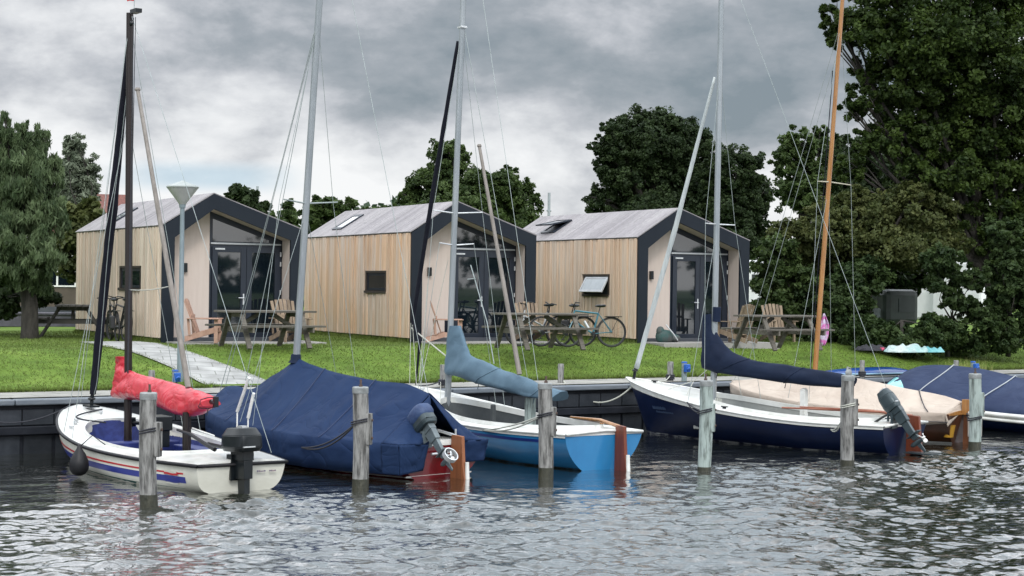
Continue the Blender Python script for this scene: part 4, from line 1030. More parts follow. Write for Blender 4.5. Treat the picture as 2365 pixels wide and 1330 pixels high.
stay(t, (bs[0], 0, bs[1]), (1.65, -.0, .95), name='backstay'); stay(t, (mx_(zj)-.02, -.05, zj-.1), (2.7, -.6, .75), .005, WIRE, name='halyard')
jt = Cp(3, 1058, 95); jm = Cp(3, 953, 745); jb = Cp(3, 927, 865)
furled(t, [(jb[0]-.5, 0, .98), (jm[0]-.25, 0, jm[1]-.3), (jm[0], 0, jm[1]), ((jm[0]+jt[0])/2+.03, 0, (jm[1]+jt[1])/2), (jt[0], 0, jt[1])], [.012, .03, .035, .042, .03], DKCANV)
for (xa, ya, xb, yb) in ((949, 745, 946, 890), (988, 655, 968, 880), (1035, 600, 970, 890), (953, 750, 962, 890)):
    a_, b_ = Cp(3, xa, ya, .03), Cp(3, xb, yb, .03); stay(t, (a_[0], .03, a_[1]), (b_[0], .03, b_[1]), .006, ROPEW, 'jib_sheet')
a_ = Cp(3, 950, 757); b_ = Cp(3, 1040, 830); stay(t, (a_[0], 0, a_[1]), (b_[0], 0, b_[1]), .012, ROPEW, 'mast_lashing')
top, bot = pairs(3, [((1061, 752), (1043, 753)), ((1069, 775), (1039, 785)), ((1079, 800), (1034, 825)), ((1090, 822), (1033, 862)), ((1112, 833), (1060, 869)), ((1140, 846), (1090, 880)), ((1172, 858), (1128, 893)), ((1212, 872), (1170, 903)), ((1248, 886), (1212, 914)), ((1280, 897), (1250, 920)), ((1304, 903), (1290, 926))])
sleeve(t, top, bot, lambda f: .075+.06*min(1, max(0, (f-.1)*4)), STEELB, wr=.04, seed=9, wf=2.0, ties=(.55, .86), tie_m=STEELB)
g = MB(); g.tube([(4.37, 0, 1.95), (4.37, 0, 2.15)], .075, 10); g.build('cover_tie', DKCANV, t, smooth=True)
a0 = Cp(3, 1107, 337, .1); a1 = Cp(3, 1200, 865, .1); g = MB(); g.tube([(a0[0], .1, a0[1]), (a1[0], .1, a1[1])], [.026, .040], 10); g.lathe([(.03, -.02), (.04, .0), (.028, .03)], (a0[0], .1, a0[1])); g.build('gaff_spar', SPARG, t, smooth=True)
pts = [Cp(3, *p, .15) for p in ((1087, 612), (1098, 650), (1125, 745), (1141, 840))]
g = MB(); g.tube([(p[0], .15, p[1]) for p in pts], .009, 6); q0 = Cp(3, 1080, 645, .15); g.tube([(q0[0], .15, q0[1]), (pts[1][0], .15, pts[1][1]+.05)], .009, 6); g.build('topping_lift', WIRE, t, smooth=True)
pz = Cp(3, 1225, 918, -.05); g = MB(); g.box((pz[0]-.06, -.12, .18), (pz[0]+.06, .02, pz[1])); g.build('boom_crutch', PILEG, t, bevel=.006)
rr = rudder(t, .68, -.06, MAHOG, .20, .26, .06, off=-.22)
g = MB(); g.tube([(-.27, -.24, .24), (-.28, -.24, .0)], [.03, .036], 10); g.build('drop_plate', WHITE2, rr, smooth=True)
g = MB(); g.tube([(-.1, -.22, .65), (.35, -.2, .72), (1.25, -.3, .70)], [.03, .026, .018], 8); g.build('tiller', VARN, rr, smooth=True)
cleats(t, h, ((3.3, .84), (3.3, -.84), (5.2, 0)), SILV)
stay(t, (3.3, .84, h.dz(3.3, .84)+.03), (4.45, .1, h.dz(4.4, .1)+.3), .006, ROPEW, 'jib_sheet')

# ---- dark navy boat
t = boat_root(4, 'sailing_boat', 'navy blue sailing boat with white deck, navy boom cover and grey motor tipped up', 'boat')
L4 = math.hypot(1.6, 5.7)+.05
h = Hull(L4, [(0, .74), (1.2, .94), (2.6, 1.02), (3.8, .93), (4.8, .66), (5.5, .34), (L4, .05)], [(0, .50), (1.5, .50), (3, .60), (4.6, .80), (L4, 1.02)], nb=2.1, ns=1.35, stem=.55)
H4 = h
g = MB(); h.shell(g); hull = g.build('hull', NAVY, t, smooth=True)
g = MB(); gi = MB(); h.deck(g, gi, .35, 4.0, .26, camber=.06, lip=.05, floor=.16, shape=3.0); g.build('deck', WHITE, t, smooth=True); gi.build('cockpit', mat('cockpit light grey', (.30, .31, .29), (.22, .23, .22), .6, scale=3), t, smooth=True)
g = MB(); h.strip(g, .0, L4-.03, .88, 1.0, off=.014, n=60); g.tube(h.sheer_pts(0, None, .014, .0), .018, 8); g.tube([(-.02, h.hb(0), h.sh(0)), (-.02, 0, h.sh(0)+.04), (-.02, -h.hb(0), h.sh(0))], .022, 8); g.build('rubbing_strake', WHITE2, t, smooth='all')
g = MB(); h.strip(g, .0, L4-.3, .0, .035, off=.004, n=60); g.build('waterline_stripe', mat('worn waterline', (.30, .31, .31), (.01, .012, .04), .5, scale=5, stretch=(1, 1, 4), contrast=(.44, .56)), hull, smooth='all')
g = MB(); small_text_marks(g, h, 4.55, 4.95, .50, 1, .07, 4); small_text_marks(g, h, 4.35, 4.85, .44, 1, .04, 8); g.build('bow_signature', mat('faded lettering', (.04, .07, .14), None, .5), hull)
benches(t, [((1.4, -.7, .2), (3.4, -.42, .40)), ((1.4, .42, .2), (3.4, .7, .40)), ((3.3, -.7, .2), (3.9, .7, .42))], mat('cockpit light grey', (0, 0, 0)))
g = MB(); g.box((1.95, -.05, .2), (2.05, .06, .98)); g.lathe([(.04, 0), (.07, .03), (.04, .06)], (2.0, 0, .95)); g.build('traveller_post', WHITE2, t, bevel=.006)
tp = Cp(4, 1666, -3)
mo, A, Bm = mast(4, t, (3.95, .4), tp, .068, .060, ALU, None)
zj = Cp(4, 1660, 160)[1]; z1 = Cp(4, 1647, 518)[1]
g = MB()
for sd_ in (1, -1): g.tube([(mx_(z1), 0, z1), (mx_(z1)-.08, sd_*.48, z1+.0)], [.014, .010], 8)
g.build('spreader', SILV, mo, smooth=True)
for sd_ in (1, -1):
    stay(t, (mx_(zj), 0, zj), (mx_(z1)-.08, sd_*.48, z1)); stay(t, (mx_(z1)-.08, sd_*.48, z1), (3.5, sd_*h.hb(3.5)*.95, h.sh(3.5)))
    stay(t, (mx_(z1), 0, z1-.1), (3.9, sd_*h.hb(3.9)*.95, h.sh(3.9)))
a_ = Cp(4, 1710, -3); stay(t, (a_[0], 0, a_[1]), (.15, 0, .60), name='backstay')
jt = Cp(4, 1651, 178); jm = Cp(4, 1560, 525); jb = Cp(4, 1470, 850)
JWH = mat('rolled white sail', (.46, .50, .50), (.34, .38, .39), .7, scale=3, stretch=(4, 4, .5), bump=.15)
fo = furled(t, [(jb[0], 0, jb[1]), (jm[0], 0, jm[1]), (jt[0]-.0, 0, jt[1])], [.05, .048, .028], JWH)
g = MB(); g.tube([(jb[0]+.02, 0, jb[1]), (jb[0]+.06, 0, 1.0)], .03, 8); g.ell((jb[0]+.03, 0, jb[1]-.04), (.06, .06, .03)); g.build('furling_drum', BLACKP, fo, smooth=True)
top, bot = pairs(4, [((1641, 725), (1628, 727)), ((1649, 752), (1625, 758)), ((1662, 780), (1623, 800)), ((1684, 805), (1622, 845)), ((1715, 823), (1640, 856)), ((1755, 834), (1690, 866)), ((1805, 841), (1750, 874)), ((1858, 849), (1815, 884)), ((1910, 857), (1880, 891)), ((1955, 866), (1938, 895)), ((1975, 872), (1965, 893))])
sleeve(t, top, bot, lambda f: .075+.07*min(1, max(0, (f-.1)*4)), NAVYD, wr=.045, seed=21, wf=2.0, ties=(.45, .7), tie_m=NAVYD)
g = MB(); g.tube([(3.9, 0, 2.15), (3.89, 0, 2.42)], .08, 10); g.build('cover_tie', NAVYD, t, smooth=True)
motor(t, -.03, .42, .66, 38, GREYM, GREYM, WHITE2, .95, tiller=True, cowl=(.15, .12, .21), steer=0)
rr = rudder(t, .66, -.05, MAHOG, .22, .28, .07, off=-.04)
g = MB(); g.tube([(-.1, -.04, .64), (.5, 0, .68), (2.3, .25, .66)], [.03, .024, .014], 8); g.tube([(.6, 0, .70), (1.9, .3, .70)], .012, 6); g.build('tiller', mat('reddish varnish', (.22, .06, .035), (.30, .11, .06), .3), rr, smooth=True)
g = MB(); g.box((-.62, -.1, .03), (-.1, .25, .05)); g.build('rudder_wing', GREYM, rr)
cleats(t, h, ((3.1, .88), (3.1, -.88), (5.3, 0)), BLACKP)
for k in range(4): stay(t, (3.35+k*.04, .62, .78), (3.35+k*.04, .64, .45), .008, ROPEW, 'coiled_line')
for a, b_ in (((4.4, .05, 1.02), (4.75, .35, .86)), ((4.4, 0, 1.02), (4.2, .5, .78)), ((4.4, 0, 1.02), (4.0, .15, 1.25))): stay(t, a, b_, .006, ROPEW, 'jib_sheet')

# ---- beige covered boat with wooden mast
t = boat_root(5, 'covered_sailing_boat', 'classic sailing boat under a beige cover with orange wooden mast', 'boat')
L5 = math.hypot(1.5, 4.7)+.1
h = Hull(L5, [(0, .66), (1.2, .90), (2.4, 1.0), (3.4, .86), (4.3, .55), (L5, .06)], [(0, .55), (1.5, .55), (3, .62), (4.2, .74), (L5, .86)], nb=2.0, ns=1.3, stem=.5)
g = MB(); h.shell(g); hull = g.build('hull', mat('varnished dark hull', (.07, .025, .012), (.04, .018, .01), .3, coat=.4), t, smooth=True)
g = MB(); h.strip(g, 0, L5-.3, .0, .045, off=.004); g.build('waterline_stripe', WHITE2, hull, smooth='all')
g = MB(); gi = MB(); h.deck(g, gi, 0.5, 0.4, .3); g.build('deck', VARN, t, smooth=True)
cv, rf = fitted_cover(t, h, .05, L5-.05, [(0, .74), (.4, .84), (1.1, .93), (2.0, 1.06), (2.8, 1.13), (3.4, 1.12), (4.2, 1.0), (L5, .90)], [(0, .18), (1, .28), (3, .30), (L5, .22)], BEIGE, seed=14, wr=.02, folds=.02, ns=70)
g = MB()
def flap5(sd_):
    rows = []; y = h.hb(.05)+.03
    for i in range(9):
        u = i/8; rows.append([Vector((.05-.05*j/8, sd_*y*(1-u), h.sh(0)+.02+(.16*u)-(.24*j/8)*(1-.6*u))) for j in range(9)])
    g.grid(rows)
flap5(1); flap5(-1); g.build('stern_flap', BEIGE, cv, smooth='all', solid=.01)
g = MB()
for xa, xb in ((.35, .9), (1.9, 2.3)):
    P = []
    for j in range(16):
        u = j/15; x = xa+(xb-xa)*u; y = (h.hb(x)+.05)*(1-u*.98); zz = h.sh(x)+.02; P.append(Vector((x, y, zz+(rf(x)-zz)*(u**1.15)+.022)))
    g.tube(P, .010, 6)
P = [Vector((x, h.hb(x)+.05, h.sh(x)-.14)) for x in [L5*.9*i/30 for i in range(31)]]; g.tube(P, .008, 5)
g.build('cover_cord', ROPED, cv, smooth='all')
tp = Cp(5, 1946, -3); base = Cp(5, 1877, 880)
mo, A, Bm = mast(5, t, (base[0], .5), tp, .062, .045, VARN, None)
z1 = Cp(5, 1912, 420)[1]
g = MB()
for sd_ in (1, -1): g.tube([(mx_(z1), 0, z1), (mx_(z1)-.12, sd_*.66, z1-.03)], [.015, .010], 8)
g.build('spreader', mat('pale spreader', (.42, .40, .30), None, .5), mo, smooth=True)
for sd_ in (1, -1):
    stay(t, (mx_(7.9), 0, 7.9), (mx_(z1)-.12, sd_*.66, z1-.03)); stay(t, (mx_(z1)-.12, sd_*.66, z1-.03), (2.7, sd_*h.hb(2.7)*.95, h.sh(2.7)))
    stay(t, (mx_(z1), 0, z1-.1), (3.2, sd_*h.hb(3.2)*.95, h.sh(3.2)))
stay(t, (mx_(7.9), 0, 7.9), (L5-.1, 0, .9), name='forestay'); stay(t, (mx_(7.4), .03, 7.4), (L5-.4, .1, 1.0), name='halyard')
g = MB(); g.tube([(mx_(1.1)+.07, .05, 1.1), (mx_(7)+.07, .05, 7)], .009, 6); g.build('mast_track', DKCANV, mo)
rr = rudder(t, .78, -.05, TEAKR, .15, .26, .05, off=0.05); g = MB(); g.box((-.16, -.03, .52), (0.0, .13, .80)); g.build('rudder_head', VARN, rr, bevel=.005)
g = MB(); g.lathe([(.09, .12), (.13, .34)], (.12, .42, 0), 14); g.build('yellow_reflection', mat('yellow reflection', (.50, .26, .02), None, .5), t, smooth=True)  # stands for a yellow-brown reflection, put in as a solid yellow shape

# ---- sloop under the navy canopy at the right edge
t = boat_root(6, 'canopied_sloop', 'navy canopied launch with white gunwale and teal clear window at the right edge', 'boat')
h = Hull(6.0, [(0, .9), (1.5, 1.1), (3, 1.18), (4.2, 1.12), (5.1, .95), (5.7, .62), (6.0, .14)], [(0, .34), (2, .34), (4, .44), (6, .70)], nb=2.3, ns=1.5)
g = MB(); h.shell(g); g.build('hull', NAVY, t, smooth=True)
g = MB(); gi = MB(); h.deck(g, gi, 0.5, 0.4, .3); g.build('deck', WHITE, t, smooth=True)
g = MB(); h.strip(g, .0, 5.95, .72, 1.0, off=.03, n=60); g.tube(h.sheer_pts(0, None, .03, -.02), .045, 8); g.tube(h.sheer_pts(0, None, .02, -.12), .035, 8); g.build('gunwale', WHITE, t, smooth='all')
cv, rf = fitted_cover(t, h, .05, 5.6, [(0, .60), (1, .85), (2, .95), (2.8, 1.02), (3.6, 1.16), (4.3, 1.22), (5.0, 1.20), (5.4, 1.08), (5.6, .96)], .03, NAVYP, 'canopy', p=.60, seed=31, wr=.015, folds=.02, ns=80, ntr=20, over=-.02)
g = MB()
for x0_ in (4.35, 3.0):
    P = []
    for j in range(-20, 21):
        u = 1-abs(j)/20; x = x0_+.35*(1-u)**2; y = (h.hb(x)-.02)*(1-u)*(1 if j < 0 else -1); zz = h.sh(x)+.02; P.append(Vector((x, -y, zz+(rf(x)-zz)*(u**.60)+.016)))
    g.tube(P, .012, 6)
g.build('canopy_piping', mat('grey piping', (.35, .38, .40), None, .6), cv, smooth='all')
g = MB(); x = 5.62; b_ = h.hb(x)-.03; zz = h.sh(x)+.02; P = []
for j in range(21):
    u = j/20; y = b_*(2*u-1); P.append([Vector((x+.03, y, zz+(rf(5.6)-zz)*(max(0, 1-abs(2*u-1)))**.60)), Vector((x+.25*(1-abs(2*u-1)*.3), y*.9, zz+.03))])
g.grid(P); g.build('windscreen', NAVYP, t, smooth=True, solid=.01)
P = []; g = MB()
for i in range(11):
    x = 5.0+.58*i/10; row = []
    for j in range(9):
        u = .06+(.62*(i/10)**1.)*j/8; y = (h.hb(x)-.02)*(1-u); zz = h.sh(x)+.02; row.append(Vector((x, y+.012, zz+(rf(x)-zz)*(u**.60)+.016)))
    P.append(row)
g.grid(P); g.build('side_window', TEAL, cv, smooth='all')
p = onz(2270, 1000, .25)
ft = thing('fender', 'flat beige box fender between the rightmost pile and the canopied boat', 'fender', (p.x+.35, p.y+.5, .12)); g = MB(); g.box((-.14, -.06, 0), (.14, .06, .48)); g.build('body', mat('beige fender', (.52, .50, .45), (.44, .42, .38), .6), ft, bevel=.03)
g = MB(); g.tube([(0, 0, .46), (.05, .1, .62)], .008, 5); g.build('lanyard', ROPED, ft)

# ------------------------------------------------------------------ piles and bollards
def pile(px, pyb, pyt, wpx, m_, label, cap='cap', pin=True, cleat=True, lean=0, rope=ROPED, rope_y=None):
    p = onz(px, pyb, 0); D = (p-O).dot(fwd); top = O+ray(px+lean, pyt)*D; H = top.z; r = wpx/2/F*D
    t = thing('mooring_pile', label, 'pile', (p.x, p.y, 0), 0, 'mooring piles in the water')
    g = MB(); n = 18; rows = []; k = 26; sd_ = px
    for i in range(k+1):
        z = -.6+(H+.6)*i/k; rr = r*(1.03-.08*i/k); row = []
        for j in range(n):
            a = 2*math.pi*j/n; q = rr*(1+.055*noise.noise(Vector((math.cos(a)*2.2+sd_, math.sin(a)*2.2, z*1.3)))+.02*noise.noise(Vector((math.cos(a)*9, math.sin(a)*9+sd_, z*2))))
            row.append(Vector((q*math.cos(a)+.02*math.sin(z*2+sd_), q*math.sin(a), z)))
        rows.append(row)
    g.grid(rows, close=True); g.add(rows[-1], [tuple(range(n))]); g.build('post', m_, t, smooth=True)
    g = MB(); rr2 = [[Vector((v.x*1.02, v.y*1.02, v.z+.0)) for v in row] for row in rows if -.3 < row[0].z < .16+.03*math.sin(px)]
    if len(rr2) > 1: g.grid(rr2, close=True); g.build('algae_band', ALGAE, t, smooth=True)
    if cap: g = MB(); g.lathe([(r*.98, -.075), (r*1.0, -.07), (r*1.0, .0), (r*.9, .012)], (.02*math.sin(H*2+sd_), 0, H), 18); g.build('cap', CAPM if cap == 'cap' else m_, t, smooth=True)
    if pin: g = MB(); g.tube([(0, 0, H), (0, 0, H+.11)], .014, 6); g.box((-.02, -.015, H+.005), (.02, .015, H+.04)); g.build('pin', IRON, t)
    else:
        g = MB(); g.ell((0, 0, H+.05), (.06, .045, .06)); g.tube([(-.04, 0, H+.02), (-.02, 0, H+.14), (.03, 0, H+.12), (.05, 0, H+.02)], .018, 6); g.build('shackle', CAPM, t, smooth=True)
    if cleat:
        dr_ = Vector((.55, -.83)); c = Vector((r*1.0*.75, -r*.70)); zc = H*.60
        xf = Matrix.Translation((c.x, c.y, zc)) @ Matrix.Rotation(math.atan2(c.y, c.x), 4, 'Z')
        g = MB(xf); g.box((-.05, -.055, -.21), (.045, .055, .21)); cb_ = g.build('cleat_board', m_, t, bevel=.01)
        g = MB(xf)
        for z in (-.12, .12): g.tube([(.045, 0, z), (.062, 0, z)], .018, 8)
        g.build('bolt', IRON, cb_)
    if rope:
        zr = H*.66 if rope_y is None else (O+ray(px, rope_y)*D).z; g = MB()
        for k in range(2):
            g.tube([Vector(((r+.012)*math.cos(a), (r+.012)*math.sin(a), zr+.03*k+.03*math.cos(a+1))) for a in [2*math.pi*i/24 for i in range(25)]], .010, 5, cap=False)
        ro = g.build('rope_loop', rope, t, smooth='all')
    return p, H, r, zr if rope else H*.6
PILES = [
 pile(342, 1173, 908, 40, PILE, 'leftmost weathered grey pile, in front of the striped white boat'),
 pile(830, 1133, 895, 38, PILE, 'weathered grey pile in front of the navy tent cover'),
 pile(1258, 1104, 886, 34, PILE, 'weathered grey pile in front of the light blue boat'),
 pile(1627, 1090, 880, 31, PILEG, 'pale greenish pile before the foredeck of the navy hull'),
 pile(1957, 1076, 868, 31, PILE, 'pile topped with a white shackle by the end of the navy boom cover', pin=False, rope=ROPEW),
 pile(2250, 1038, 864, 29, PILEG, 'rightmost pale pile, before the beige covered boat and navy canopy', rope_y=968)]
PILES_ROPES = [
 (0, 1, (0.95, .82, .52), 'dark mooring rope from the leftmost pile to the striped white boat', ROPED, .05),
 (1, 2, (1.9, 1.08, .35), 'dark mooring rope sagging from the second pile to the navy covered boat', ROPED, .10),
 (2, 3, (1.8, 1.0, .50), 'pale mooring rope from the third pile to the light blue hull', ROPEW, .04),
 (3, 4, (3.9, .9, .70), 'dark mooring rope from the pale greenish pile to the navy hull', ROPED, .03),
 (4, 4, (.9, .92, .40), 'short pale rope hanging from the shackled pile to the navy hull', ROPEW, .12),
 (5, 5, (.4, -.7, .60), 'dark doubled rope from the rightmost pile to the beige covered boat', ROPED, .02)]
def rope_obj(label, p, q, r, m_, sag, two=0., group='mooring ropes of the boats'):
    p, q = Vector(p), Vector(q); g = MB()
    for k in range(2 if two else 1):
        pts = []
        for i in range(21):
            f = i/20; v = p.lerp(q, f); v.z -= (sag+two*k)*4*f*(1-f); pts.append(v)
        g.tube(pts, r, 6)
    o = g.build('mooring_rope', m_, None, smooth='all'); tag(o, label, 'rope', group)
for i, b, loc, lab, m_, sg in PILES_ROPES:
    p, H, r, zr = PILES[i]; q = boat_mat(b) @ Vector(loc); d = (q-p); d.z = 0; d.normalize()
    rope_obj(lab, Vector((p.x, p.y, zr))+d*(r+.01), q, .012, m_, sg, two=.05)
# bollards on the quay
def bollard(px, pyb, pyt, wpx, label, y=None, m_=PILE, kind='bollard', rope=False):
    p = onz(px, pyb, .885) if y is None else onY(px, pyb, y); D = (p-O).dot(fwd); H = (O+ray(px, pyt)*D).z-.885; r = wpx/2/F*D
    t = thing('bollard', label, 'bollard', (p.x, p.y, .885), 0, 'timber bollards on the quay')
    g = MB(); g.lathe([(r, -.05), (r, H-.02), (r*.9, H)], (0, 0, 0), 12); g.build('post', m_, t, smooth=True)
    if rope:
        g = MB()
        for k in range(3): g.tube([Vector(((r+.015)*math.cos(a), (r+.015)*math.sin(a), .05+.035*k)) for a in [2*math.pi*i/16 for i in range(17)]], .018, 5, cap=False)
        g.build('rope_coil', ROPED, t, smooth='all')
    return Vector((p.x, p.y, .885+H*.3))
b1 = bollard(350, 905, 855, 15, 'grey bollard behind the red boom cover', rope=False)
b3 = bollard(1023, 893, 842, 15, 'grey bollard with black rope coil left of the slate blue boom cover', rope=True)
b4 = bollard(1295, 884, 840, 14, 'thin grey bollard on the quay behind the pile of the light blue boat')
b5 = bollard(1548, 880, 835, 14, 'grey bollard behind the foredeck of the navy boat', rope=True)
b6 = bollard(1991, 872, 832, 12, 'grey bollard with black rope beside the bright blue canoe', rope=True)
b7 = bollard(2208, 868, 832, 12, 'pale bollard on the quay behind the navy canopy')
def power(px, pyb, pyt, label):
    p = onz(px, pyb, .885); D = (p-O).dot(fwd); H = (O+ray(px, pyt)*D).z-.885
    t = thing('power_pedestal', label, 'power pedestal', (p.x, p.y, .885), 0, 'shore power pedestals')
    g = MB(); g.tube([(0, 0, -.03), (0, 0, H-.02)], .055, 12); g.build('post', mat('grey green post', (.22, .28, .29), (.16, .2, .2), .6), t, smooth=True)
    BL = mat('blue socket box', (.015, .10, .40), (.01, .07, .28), .4)
    g = MB(); g.box((-.06, -.13, H-.20), (.06, -.05, H-.04)); g.tube([(0, -.13, H-.13), (0, -.16, H-.15)], .045, 12); g.build('socket', BL, t, bevel=.012)
    g = MB(); g.lathe([(.06, 0), (.062, .02), (.04, .03)], (0, 0, H-.02), 12); g.build('cap', BL, t)
power(404, 893, 855, 'blue socket pedestal beside the foot of the street lamp')
power(1580, 880, 836, 'blue socket pedestal right of the bollard behind the navy boat')
power(2247, 868, 835, 'blue socket pedestal behind the navy canopy by the dry grass tuft')
W3 = boat_mat(3); W4 = boat_mat(4)
rope_obj('pale rope drooping from the quay bollard to the bow of the navy boat', b4-Vector((0, 0, .02)), W4 @ Vector((L4-.3, .12, .93)), .016, ROPEW, .42)
rope_obj('dark line from the bow of the striped white boat to the quay', W1 @ Vector((5.5, .25, .80)), (6.9, 26.62, .86), .012, ROPED, .30)
rope_obj('dark bow line from the rope-coiled bollard to the light blue boat', b3, W3 @ Vector((5.3, 0, .98)), .012, ROPED, .03)
rope_obj('thin line from the foredeck of the navy boat to its bollard', b5, W4 @ Vector((5.2, 0, 1.0)), .010, ROPEW, .06)

# ------------------------------------------------------------------ street lamp
p = onG(416, 881); D = (p-O).dot(fwd)
LP = thing('street_lamp', 'tall grey post-top street lamp with conical shade beside the path', 'street lamp', (p.x, p.y, p.z))
H = (O+ray(423, 472)*D).z-p.z; s_ = D/F
GALV = mat('galvanised post', (.20, .25, .27), (.15, .19, .21), .5, metal=.3, scale=2)
g = MB(); g.tube([(0, 0, -.1), (0, 0, .9), (0, 0, .92), (0, 0, H)], [7.5*s_, 7.5*s_, 6.2*s_, 5*s_], 14); g.build('post', GALV, LP, smooth=True)
g = MB(); g.lathe([(8*s_, 0), (10*s_, 4*s_), (36*s_, 38*s_), (36.5*s_, 41*s_)], (0, 0, H), 28); g.build('diffuser', mat('ribbed diffuser', (.33, .34, .33), (.25, .26, .25), .35), LP, smooth=True)
g = MB(); g.lathe([(37*s_, 38.5*s_), (37.5*s_, 40*s_), (36*s_, 42.5*s_), (6*s_, 53*s_), (3*s_, 55*s_)], (0, 0, H), 28); g.build('lamp_shade', mat('lamp cap grey', (.30, .33, .32), None, .5), LP, smooth=True)
g = MB(); g.lathe([(7*s_, -8*s_), (8*s_, 2*s_)], (0, 0, H), 14); g.build('collar', GALV, LP)

# ------------------------------------------------------------------ furniture
def picnic(label, px, py, rz, L=1.95, m_=TABLEW):
    p = onz(px, py, 1.445); t = thing('picnic_table', label, 'picnic table', (p.x, p.y, 1.445), rz, 'wooden picnic tables on the lawn')
    g = MB()
    for k in range(5): g.box((-L/2, -.37+k*.15, .71), (L/2, -.37+k*.15+.135, .75))
    g.build('tabletop', m_, t, bevel=.004)
    for s_ in (-1, 1):
        g = MB(); g.box((-L/2, s_*.68-.13, .42), (L/2, s_*.68-.005, .46)); g.box((-L/2, s_*.68+.005, .42), (L/2, s_*.68+.13, .46)); g.build('bench', m_, t, bevel=.004)
        g = MB(); x = s_*(L/2-.32)
        g.bar((x, -.28, .71), (x, -.72, 0), .045, .10, (1, 0, 0)); g.bar((x, .28, .71), (x, .72, 0), .045, .10, (1, 0, 0))
        g.box((x+.025, -.80, .32), (x+.065, .80, .42)); g.box((x+.025, -.35, .62), (x+.065, .35, .71)); g.build('leg_frame', m_, t)
        g = MB(); g.bar((x-s_*.03, 0, .40), (s_*.12, 0, .70), .05, .08); g.build('brace', m_, t)
    return t
picnic('picnic table in front of the porch nearest the street lamp', 612, 802, .0)
picnic('picnic table standing before the parked bicycles', 1246, 805, -.1)
picnic('rightmost picnic table, next to the hedge with a towel on it', 1795, 806, -.05, L=1.9)
p = onz(140, 792, 1.445)
picnic('small dark picnic table half hidden behind the far corner of the leftmost cabin', 168, 779, 1.2, L=1.4, m_=mat('dark garden wood', (.045, .042, .038), None, .8))
def adirondack(label, pos, rz, m_):
    t = thing('garden_chair', label, 'garden chair', pos, rz, 'slatted wooden garden chairs'); t.scale = (.86, .86, .86)
    g = MB()
    for k in range(6): g.box((.28-k*.095-.085, -.27, .38-k*.028-.02), (.28-k*.095, .27, .38-k*.028))
    g.build('seat', m_, t)
    g = MB()
    for k in range(6):
        y = -.30+k*.12; zt = 1.02+.06*math.cos((k-2.5)*.55); g.bar((-.20, (y+.0)*.82, .22), (-.50, y, zt), .085, .022, (1, 0, 0.4))
    g.box((-.36, -.30, .62), (-.33, .32, .69)); g.build('backrest', m_, t)
    for s_ in (-1, 1):
        g = MB(); g.box((-.42, s_*.36-.07, .58), (.36, s_*.36+.07, .605)); g.build('armrest', m_, t, bevel=.01)
        g = MB(); g.box((.24, s_*.32-.02, 0), (.33, s_*.32+.02, .58)); g.build('leg', m_, t)
        g = MB(); g.bar((.30, s_*.28, .33), (-.62, s_*.28, .05), .03, .12); g.bar((-.40, s_*.32, .60), (-.36, s_*.32, .20), .03, .06); g.build('side_rail', m_, t)
    return t
adirondack('pinkish garden chair against the pale porch panel behind the street lamp', cab_pt(1, .75, -.75), -.55, CHAIRW)
adirondack('slatted garden chair behind the first picnic table, facing the water', cab_pt(1, 2.75, -.55), -1.5, CHAIRB)
adirondack('pinkish garden chair on the porch of the middle cabin', cab_pt(2, .72, -.55), -.5, CHAIRW)
adirondack('garden chair behind the picnic table at the right of the middle cabin', cab_pt(2, 2.9, -.5), -1.7, CHAIRB)
adirondack('brown garden chair seen from behind on the porch next to the tilted-window cabin doors', cab_pt(3, 2.2, -.8), 1.9, CHAIRB)
adirondack('garden chair behind the rightmost picnic table near the hedge', cab_pt(3, 4.0, -.2), -1.8, CHAIRB)

